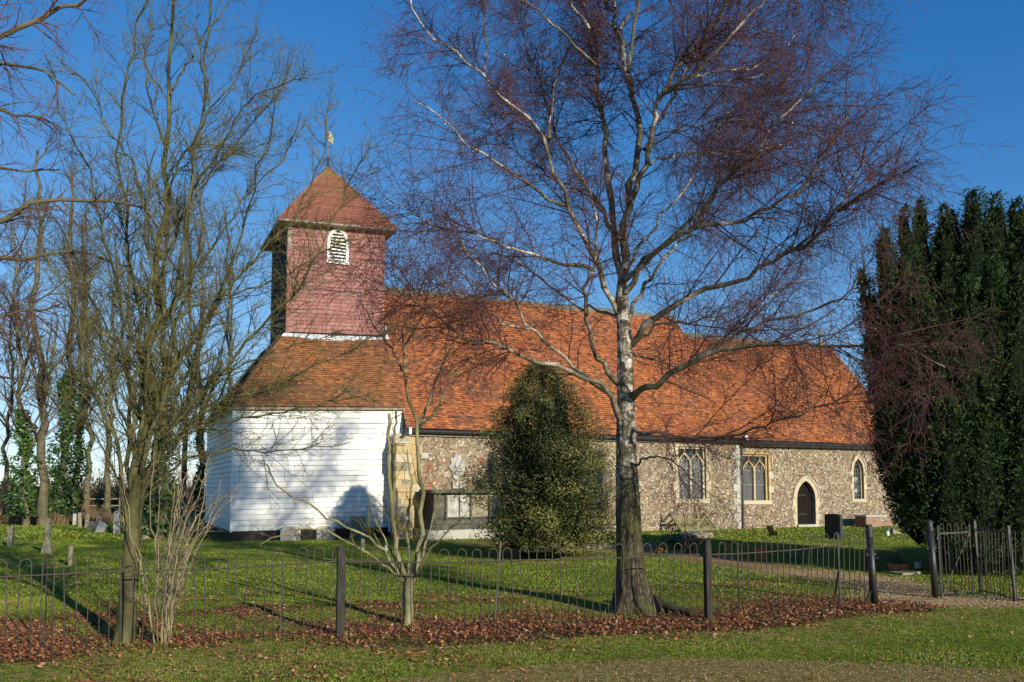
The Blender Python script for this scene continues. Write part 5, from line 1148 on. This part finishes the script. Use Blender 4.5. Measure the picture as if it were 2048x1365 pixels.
for px, Y1, w0, w1 in EB:
    P = np.array([at(x, y, 8.9 + (Y1 - 8.9) * i / (len(px) - 1)) for i, (x, y) in enumerate(px)]); zz = P[0].copy(); P[0] = [eb[0], eb[1], zz[2]]
    a, b, _ = limb(et, eb, P, w0 / 2 * 8.9 / F, w1 / 2 * 8.9 / F, M['grey_bark'], n=22, sides=8); LP.append((a, b))
LP = stack(LP); e1 = spawn(R5, *LP, 9.0, .35, 1.0, (.5, 1.3), (25, 60), (.3, .5), 8, .10, -.015, .004, .010); e2 = spawn(R5, *e1, 8, .1, 1, (.2, .6), (25, 60), (.5, .8), 6, .12, -.03, .0024, .005); e3 = spawn(R5, *e2, 10, .1, 1, (.08, .28), (25, 70), (.5, .8), 5, .14, -.04, .002, .003)
put_tubes('branches', [e1], M['red_twig'], et, eb, 4); put_tubes('twigs', [e2, e3], M['red_twig'], et, eb, 3); print('edge', len(e1[0]), len(e2[0]), len(e3[0]))

# ---- background bare trees with ivy
def ivy(par, base, P, r, z0, z1, n, name='ivy', seed=1, size=.13, spread=1.0):
    Rg = np.random.default_rng(seed); c = []
    P = np.array(P); z = Rg.uniform(z0, z1, n); x = np.interp(z, P[:, 2], P[:, 0]); y = np.interp(z, P[:, 2], P[:, 1]); a = Rg.uniform(0, 2 * math.pi, n)
    lump = .65 + .35 * np.sin(z * 2.3 + 2 * np.sin(a * 2 + seed)) + .25 * np.sin(z * 5.1 + a * 3 + seed); rr = r * spread * lump * np.sqrt(Rg.uniform(.25, 1, n)) * np.where((z - z0) / (z1 - z0) < .52 + .06 * np.sin(a * 2 + seed), 1.0, .5 + .15 * np.sin(z * 3 + seed))
    c = np.stack([x + rr * np.cos(a), y + rr * np.sin(a), z], 1) - base; up = nz(np.stack([np.cos(a), np.sin(a), np.full(n, .5)], 1))
    V, F3 = leafquads(c, Rg.uniform(.6, 1.4, n) * size, Rg.uniform(.6, 1.3, n) * size * .8, .5, up); npmesh(name, V, F3, M['ivy'], par, tint=np.repeat(np.clip(Rg.normal(.45, .25, n), 0, 1), 4), kind='stuff')
def bgtree(px, py, hpx, wpx, lean, label, seed, ivyz=None, ivyr=.6, nl=16, mat='grey_bark', tw='grey_twig', dens=1.35, iv=2600, spread=1.0):
    Rg = np.random.default_rng(seed); b = gnd(px, py); Y = b[1]; e = empty('bare_tree', b, 0, label, 'tree', 'bare trees west of the tower')
    top = at(px + lean, hpx, Y); H = top[2]; mid = b + (top - b) * .5 + [Rg.normal(0, .15), 0, 0]; P = np.array([b, b + (mid - b) * .5, mid, top]); r0 = wpx / 2 * Y / F
    a, r, _ = limb(e, b, P, r0, r0 * .25, M[mat], 'trunk', 20, 9, .05, .9, .3)
    l1 = spawn(Rg, a, r, 1.5 * nl / H, .22, .98, (H * .16, H * .34), (22, 48), (.35, .6), 9, .07, .06, .02, .09); l1[1][:] = np.maximum(l1[1], .012)
    V, q = tubes(l1[0] - b, l1[1], 5); npmesh('limbs', V, q, M[mat], e, smooth=True, kind='stuff')
    l2 = spawn(Rg, np.concatenate([l1[0]]), l1[1], 3.4 * dens, .12, 1, (.7, 2.0), (22, 55), (.4, .6), 7, .09, .03, .010, .03); l3 = spawn(Rg, *l2, 3.6 * dens, .1, 1, (.35, 1.1), (22, 60), (.5, .7), 5, .11, .0, .007, .012, cap=9000)
    l2b = spawn(Rg, a, r, 6, .2, 1, (.5, 1.6), (25, 60), (.1, .3), 7, .1, .04, .010, .02)
    put_tubes('twigs', [l2, l2b, l3], M[tw], e, b, 3)
    if ivyz: ivy(e, b, a[0], ivyr, ivyz[0], ivyz[1], iv, seed=seed, spread=spread)
    return e
bgtree(86, 1052, 300, 19, -10, 'tall bare tree with a clean pale trunk between two ivy covered ones on the left', 31)
bgtree(120, 1048, 330, 17, 30, 'bare tree with thick bright green ivy on its lower trunk', 32, (0.3, 7.0), .95, iv=6000)
bgtree(52, 1052, 430, 12, -30, 'bare tree at the left edge wrapped in dark ragged ivy', 33, (.4, 5.0), .85, iv=4200)
bgtree(148, 1046, 420, 11, 25, 'slimmer bare tree with ivy reaching up its stem', 37, (0.5, 6.5), .55, iv=2000)
bgtree(322, 1078, 430, 20, 10, 'bare tree behind the tall left tree, its lower trunk black with ivy', 34, (0.2, 5.0), .62, iv=3000)
bgtree(401, 1042, 330, 13, 8, 'slim bare tree with a sleeve of ivy just left of the white tower', 35, (1.0, 4.6), .42, iv=1600)
bgtree(-45, 1055, 380, 18, 10, 'bare tree standing just beyond the left edge behind the graves', 36, dens=.9)
bgtree(455, 1035, 420, 12, -5, 'bare tree mostly hidden by the white tower base', 38, dens=.9)
bgtree(215, 1040, 470, 12, 15, 'bare tree in the gap behind the tall left tree', 39, dens=.9)

bgtree(15, 1046, 500, 10, 20, 'thin bare tree at the left edge behind the dry grass', 41, dens=1.0)
bgtree(180, 1036, 440, 12, -15, 'bare tree behind the leaning headstones', 42, dens=1.2)
bgtree(270, 1040, 400, 13, -20, 'bare tree behind the fork of the tall left tree', 43, dens=1.2)
bgtree(360, 1040, 430, 12, 20, 'bare tree seen above the twiggy shrub', 44, dens=1.2)
# ---- far hedge and tree line
Rg = np.random.default_rng(77)
def farbush(px, Y, h, w, n, lab, mat='far_leaf', name='far_shrub', cone=False):
    p = at(px, 975, Y); p[2] = 0; e = empty(name, p, 0, lab, 'bush' if not cone else 'tree', 'distant field edge growth')
    if cone:
        z = Rg.uniform(.05, 1, n); r = w / 2 * (1 - z) * (.7 + .3 * np.sin(z * 40)); a = Rg.uniform(0, 6.28, n); c = np.stack([np.cos(a) * r, np.sin(a) * r, z * h], 1)
        m = MB(); m.tube([(0, 0, 0), (0, 0, h * .9)], [.15, .03], 6); m.build('trunk', M['grey_bark'], e)
    else:
        c = Rg.normal(0, 1, (n, 3)); c = nz(c) * Rg.uniform(.3, 1, (n, 1)) ** .5; c[:, 2] = np.abs(c[:, 2]); c = c * [w / 2, w / 3, h] * (1 + .25 * np.sin(c[:, :1] * 9 + px)) * (.75 + .25 * Rg.random((n, 1)))
    V, F3 = leafquads(c, Rg.uniform(.10, .35, n) * (1.6 if cone else 1), Rg.uniform(.03, .12, n) * (2 if cone else 1), .9); npmesh('crown' if cone else 'thicket', V, F3, M[mat], e, tint=np.repeat(Rg.random(n), 4), kind='stuff')
    if not cone:
        P, R = grow(Rg, np.stack([Rg.uniform(-w / 2.4, w / 2.4, 60), np.zeros(60), np.zeros(60)], 1), Rg.normal(0, .35, (60, 3)) + [0, 0, 1], Rg.uniform(.6, 1.15, 60) * h, np.full(60, .03), 6, .1, 0); put_tubes('stems', [(P, R), spawn(Rg, P, R, 2, .2, 1, (.4, 1.2), (20, 50), (.5, .7), 5, .1, .02, .012, .02)], M['grey_twig'], e, np.zeros(3))
for i, (px, Y, h, w) in enumerate([(-60, 62, 2.0, 9), (30, 66, 2.1, 9), (115, 60, 2.2, 8), (175, 64, 2.9, 7), (235, 70, 3.0, 9), (300, 62, 2.6, 8), (360, 58, 2.7, 7), (410, 66, 2.6, 8), (480, 62, 2.6, 8)]):
    farbush(px, Y, h, w, 2600, ['brown thicket beyond the left edge, first of the far field hedge', 'low brown thicket beside the little conifer in the far hedge', 'brown thicket seen between the left ivy clad trunks', 'tall brown thicket just right of the bright ivy', 'widest brown thicket behind the leaning headstones', 'brown thicket behind the trunk of the tall left tree', 'far thicket seen through the twiggy shrub', 'far brown thicket touching the white tower corner', 'far thicket hidden mostly behind the white tower'][i])
farbush(12, 130, 3.6, 4.2, 2200, 'small dark conifer on the far horizon at the left edge', 'conifer', 'far_conifer', True)
# dry grass clump and wire fence at the left background
n = 5200; x = Rg.uniform(-27, -19, n); y = Rg.uniform(38, 43, n); h = Rg.uniform(.4, 1.3, n) * (.6 + .4 * np.sin(x * 2)); a = Rg.uniform(0, 6.28, n)
V = np.stack([np.stack([x - .02, y, 0 * x], 1), np.stack([x + .02, y, 0 * x], 1), np.stack([x + .25 * np.cos(a), y + .25 * np.sin(a), h], 1)], 1).reshape(-1, 3)
npmesh('dry_grass', V, np.arange(3 * n).reshape(-1, 3), M['reed'], tint=np.repeat(Rg.random(n), 3), kind='stuff', label='tall brown dry grass under the ivy clad trees', cat='tall grass')
wf = empty('field_fence', gnd(0, 1030), 0, 'low wooden post and rail fence at the far side of the churchyard on the left', 'fence'); b0 = gnd(0, 1030)
for i in range(16):
    m = MB(); m.box(i * 1.9 - 8.05, i * 1.9 - 7.95, -.05, .05, 0, 1.05); m.build('post', M['lichen'], wf)
for z_ in (.55, .95): m = MB(); m.box(-8, 21, -.02, .02, z_ - .03, z_ + .03); m.build('rail', M['lichen'], wf)

# ---- holly
R6 = np.random.default_rng(14); hb = gnd(1090, 1113) + [0, -.75, 0]
hol = empty('holly_bush', hb, 0, 'dense conical holly with yellow green leaves and red berries in front of the nave', 'bush')
YH = hb[1]; sc = YH / F
prof = np.array([(0.1, 1.15), (.35, 1.55), (.8, 1.84), (1.4, 1.95), (1.9, 1.85), (2.4, 1.76), (2.9, 1.50), (3.4, 1.16), (3.9, .78), (4.3, .42), (4.75, .05)])
n = 62000; z = .22 + 4.32 * R6.uniform(0, 1, n) ** 1.15; a = R6.uniform(0, 2 * math.pi, n)
lumps = np.zeros(n); cz = R6.uniform(0, 4.6, 120); ca = R6.uniform(0, 2 * math.pi, 120)
for q, w in zip(cz, ca): lumps = np.maximum(lumps, np.exp(-((z - q - .25 * lumps) / .20) ** 2 - (np.angle(np.exp(1j * (a - w))) / .22) ** 2))
rr = np.interp(z, prof[:, 0], prof[:, 1]) * (.62 + .50 * lumps + .12 * np.sin(a * 3 + z * 2.2)) * R6.uniform(.22, 1, n) ** .4 + (lumps > .6) * R6.exponential(.07, n)
lean_ = -.10 * z / 4.7
c = np.stack([rr * np.cos(a) + lean_ - .02, rr * np.sin(a), z], 1); up = nz(np.stack([np.cos(a), np.sin(a), np.full(n, .35)], 1))
V, F3 = leafquads(c, R6.uniform(.035, .068, n), R6.uniform(.022, .042, n), .55, up, .3)
tn = np.clip(R6.normal(.34, .17, n) + .42 * (lumps - .45) + .14 * (2.4 - z) / 2.4 * np.cos(a + .8), 0, .97); tn[R6.random(n) < .003] = 1.0  # low leaves tinted lighter sunward, darker on the far side: painted shading
npmesh('leaves', V, F3, M['holly'], hol, tint=np.repeat(tn, 4), kind='stuff')
zz = np.linspace(0.1, 3.7, 18); P = np.stack([-.1 * zz / 4.7, 0 * zz, zz], 1)
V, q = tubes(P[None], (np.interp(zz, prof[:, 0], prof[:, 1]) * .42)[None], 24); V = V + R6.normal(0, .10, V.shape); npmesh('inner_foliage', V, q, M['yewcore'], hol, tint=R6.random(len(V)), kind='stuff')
m = MB(); m.tube([(0, 0, -.1), (0, 0, .8)], [.10, .08], 8); m.tube([(.25, -.2, -.1), (.3, -.2, .8)], [.06, .05], 7); m.build('trunk', M['grey_bark'], hol)
tw0 = nz(R6.normal(0, 1, (500, 3)) * [1, 1, .4]); zs = R6.uniform(.3, 4.3, 500); rs = np.interp(zs, prof[:, 0], prof[:, 1]) * .7
P, R = grow(R6, np.stack([tw0[:, 0] * rs, tw0[:, 1] * rs, zs], 1), tw0 + [0, 0, .4], R6.uniform(.2, .5, 500), np.full(500, .006), 4, .1, 0); put_tubes('twigs', [(P, R)], M['grey_twig'], hol, np.zeros(3))

# ---- yew: many upright plumes
R7 = np.random.default_rng(15); yb = gnd(1960, 1138); YY = yb[1]
yew = empty('yew_tree', yb, 0, 'huge dark green yew of many upright plumes at the right edge of the picture', 'tree')
PL = [(1730, 545, 800, 15, 0), (1752, 600, 930, 26, -.2), (1778, 462, 1000, 26, .1), (1796, 520, 1040, 34, -.6), (1822, 418, 1060, 28, .3), (1850, 402, 1080, 30, .5), (1838, 560, 1080, 40, -.9), (1884, 414, 1095, 28, .2), (1880, 620, 1110, 44, -1.2),
      (1905, 425, 1110, 28, .6), (1940, 385, 1112, 38, .1), (1930, 560, 1118, 40, -1.3), (1985, 396, 1118, 40, .2), (1975, 520, 1122, 42, -1.2), (2035, 406, 1120, 40, .1), (2020, 560, 1125, 44, -1.3), (2085, 410, 1120, 44, .2), (2075, 520, 1128, 46, -1.0),
      (2135, 420, 1125, 44, .3), (2130, 600, 1130, 50, -.9), (2190, 470, 1125, 48, .2), (1795, 800, 1010, 40, -.5), (1830, 850, 1075, 44, -1.1), (1890, 800, 1112, 50, -1.6), (1960, 820, 1125, 56, -1.7), (2045, 800, 1130, 56, -1.7), (2120, 830, 1132, 56, -1.4),
      (1870, 500, 1090, 40, 1.6), (1960, 470, 1100, 44, 1.8), (2060, 480, 1100, 44, 1.8), (1800, 560, 1050, 36, 1.3), (1765, 760, 960, 24, .5)]
Vs, Fs, Ts, b = [], [], [], 0; CV, CQ, cb = [], [], 0
for (px, t_, bo, hw, dy_) in PL:
    Y = YY + dy_; T_ = at(px, t_, Y) - yb; B_ = at(px + (1960 - px) * .12, bo, Y) - yb; T_[0] += R7.normal(0, .05); hw_ = hw * 1.28 * Y / F; Hh = T_[2] - B_[2]
    n = int(10500 * Hh / 8 * (hw_ / .5)) + 1200
    t = R7.uniform(0, 1, n); a = R7.uniform(0, 2 * math.pi, n); prf = np.minimum(1, ((1 - t) * Hh / 1.7) ** .6) * np.minimum(1, .6 + t * 1.5)
    K = 110; kt = R7.uniform(0, 1, K); ka = R7.uniform(0, 2 * math.pi, K); lm = np.zeros(n)
    for q, w in zip(kt, ka): lm = np.maximum(lm, np.exp(-((t - q) * Hh / .26) ** 2 - (np.angle(np.exp(1j * (a - w))) / .34) ** 2))
    rad = hw_ * prf * (.62 + .50 * lm + .10 * np.sin(a * 2 + t * 9 + px)) * R7.uniform(.35, 1, n) ** .25 + (lm > .55) * R7.exponential(.05, n)
    c = B_ + (T_ - B_) * t[:, None] + np.stack([rad * np.cos(a), rad * np.sin(a), .12 * lm], 1); up = nz(np.stack([np.cos(a), np.sin(a), np.full(n, .6)], 1))
    ax_ = nz(up * [1, 1, 1.3] + R7.normal(0, .55, (n, 3))); sx = nz(np.cross(ax_, R7.normal(0, 1, (n, 3)))); ln_ = R7.uniform(.04, .095, (n, 1)); wd_ = R7.uniform(.009, .020, (n, 1))
    V = np.stack([c - sx * wd_, c + sx * wd_, c + ax_ * ln_], 1).reshape(-1, 3); F3 = np.arange(3 * n).reshape(-1, 3); Vs.append(V); Fs.append(F3 + b); b += len(V)
    Ts.append(np.repeat(np.clip(R7.normal(.40, .18, n) + .42 * (lm - .5), 0, .96), 3))
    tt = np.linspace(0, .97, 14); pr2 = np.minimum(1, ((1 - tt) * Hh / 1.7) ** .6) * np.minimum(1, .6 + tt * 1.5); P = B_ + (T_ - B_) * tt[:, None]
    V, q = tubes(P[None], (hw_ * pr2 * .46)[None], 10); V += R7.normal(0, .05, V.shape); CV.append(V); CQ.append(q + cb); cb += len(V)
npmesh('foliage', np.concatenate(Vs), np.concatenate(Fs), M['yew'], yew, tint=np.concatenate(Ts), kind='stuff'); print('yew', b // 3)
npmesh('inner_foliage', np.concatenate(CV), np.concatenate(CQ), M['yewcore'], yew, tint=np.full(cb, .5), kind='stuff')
for i in range(5):
    m = MB(); x0 = (i - 2) * .35; m.tube([(x0 * .6, 0, -.1), (x0, .1, 1.2), (x0 * 1.6, .1, 3)], [.16, .13, .08], 8); m.build('trunk', M['grey_bark'], yew)
# leafy low growth by the gate, in front of the yew
for px, py, w, h, nn, lb in ((1905, 1128, 1.0, .32, 1500, 'mound of low green ivy on the grass behind the open gate'), (2010, 1150, 1.6, .30, 1800, 'straggling low plants under the yew at the right edge'), (1995, 1122, 1.2, .45, 1500, 'pale brown and green undergrowth at the foot of the yew')):
    p = gnd(px, py); e = empty('low_shrub', p, 0, lb, 'plant'); c = nz(R7.normal(0, 1, (nn, 3))) * R7.uniform(.4, 1, (nn, 1)); c[:, 2] = np.abs(c[:, 2]); c = c * [w / 2, w / 3, h]
    V, F3 = leafquads(c, R7.uniform(.03, .07, nn), R7.uniform(.02, .04, nn), .7); npmesh('leaves', V, F3, M['ivy'], e, tint=np.repeat(R7.random(nn), 4), kind='stuff')
# thin rose growth at the tower headstones
for q in ((1.9, -.2), (3.0, -.2)):
    p = cw(q[0] + .5, -.55); e = empty('low_bush', p, TH, 'straggly bare bush trained above the low headstones, ' + ('left one' if q[0] < 2 else 'right one'), 'bush'); P, R = grow(R7, R7.normal(0, 1, (26, 3)) * [.3, .03, 0], R7.normal(0, .5, (26, 3)) * [1.6, .4, .3] + [0, 0, 1], R7.uniform(.4, .8, 26), np.full(26, .006), 8, .25, -.06)
    s = spawn(R7, P, R, 7, .2, 1, (.1, .4), (30, 80), (.6, .9), 5, .2, -.05, .004, .006); put_tubes('twigs', [(P, R), s], M['grey_twig'], e, np.zeros(3)); pi = s[0][:, -1]; k = len(pi); V, F3 = leafquads(np.repeat(pi, 3, 0) + R7.normal(0, .03, (3 * k, 3)), np.full(3 * k, .045), np.full(3 * k, .03), .7); npmesh('leaves', V, F3, M['ivy'], e, tint=np.repeat(R7.random(3 * k) * .6, 4), kind='stuff')

# ---- evergreens beyond the right edge of the view: they throw the band of shade on the lawn
def evergreen(x, y, z0, z1, r, n, seed, label):
    Rg = np.random.default_rng(seed); e = empty('evergreen_tree', (x, y, 0), 0, label, 'tree', 'evergreens right of the gate')
    c = nz(Rg.normal(0, 1, (n, 3))) * Rg.uniform(.75, 1.05, (n, 1)) * (1 + .18 * np.sin(Rg.integers(0, 12, (n, 1)) * 1.7)); c = c * [r, r, (z1 - z0) / 2] + [0, 0, (z0 + z1) / 2]
    V, F3 = leafquads(c, Rg.uniform(.10, .2, n), Rg.uniform(.06, .12, n), .8); npmesh('foliage', V, F3, M['yew'], e, tint=np.repeat(Rg.random(n), 4), kind='stuff')
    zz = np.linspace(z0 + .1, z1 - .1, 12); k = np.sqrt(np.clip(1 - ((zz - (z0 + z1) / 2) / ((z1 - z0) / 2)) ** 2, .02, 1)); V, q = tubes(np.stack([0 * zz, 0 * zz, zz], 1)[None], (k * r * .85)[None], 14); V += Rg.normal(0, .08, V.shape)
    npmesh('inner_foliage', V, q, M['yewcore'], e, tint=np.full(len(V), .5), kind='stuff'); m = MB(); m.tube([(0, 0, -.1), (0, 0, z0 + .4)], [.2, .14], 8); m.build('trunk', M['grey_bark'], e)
evergreen(15.6, 15.6, .2, 2.5, 2.4, 6000, 4, 'low rounded evergreen bush on the grass beyond the right edge')
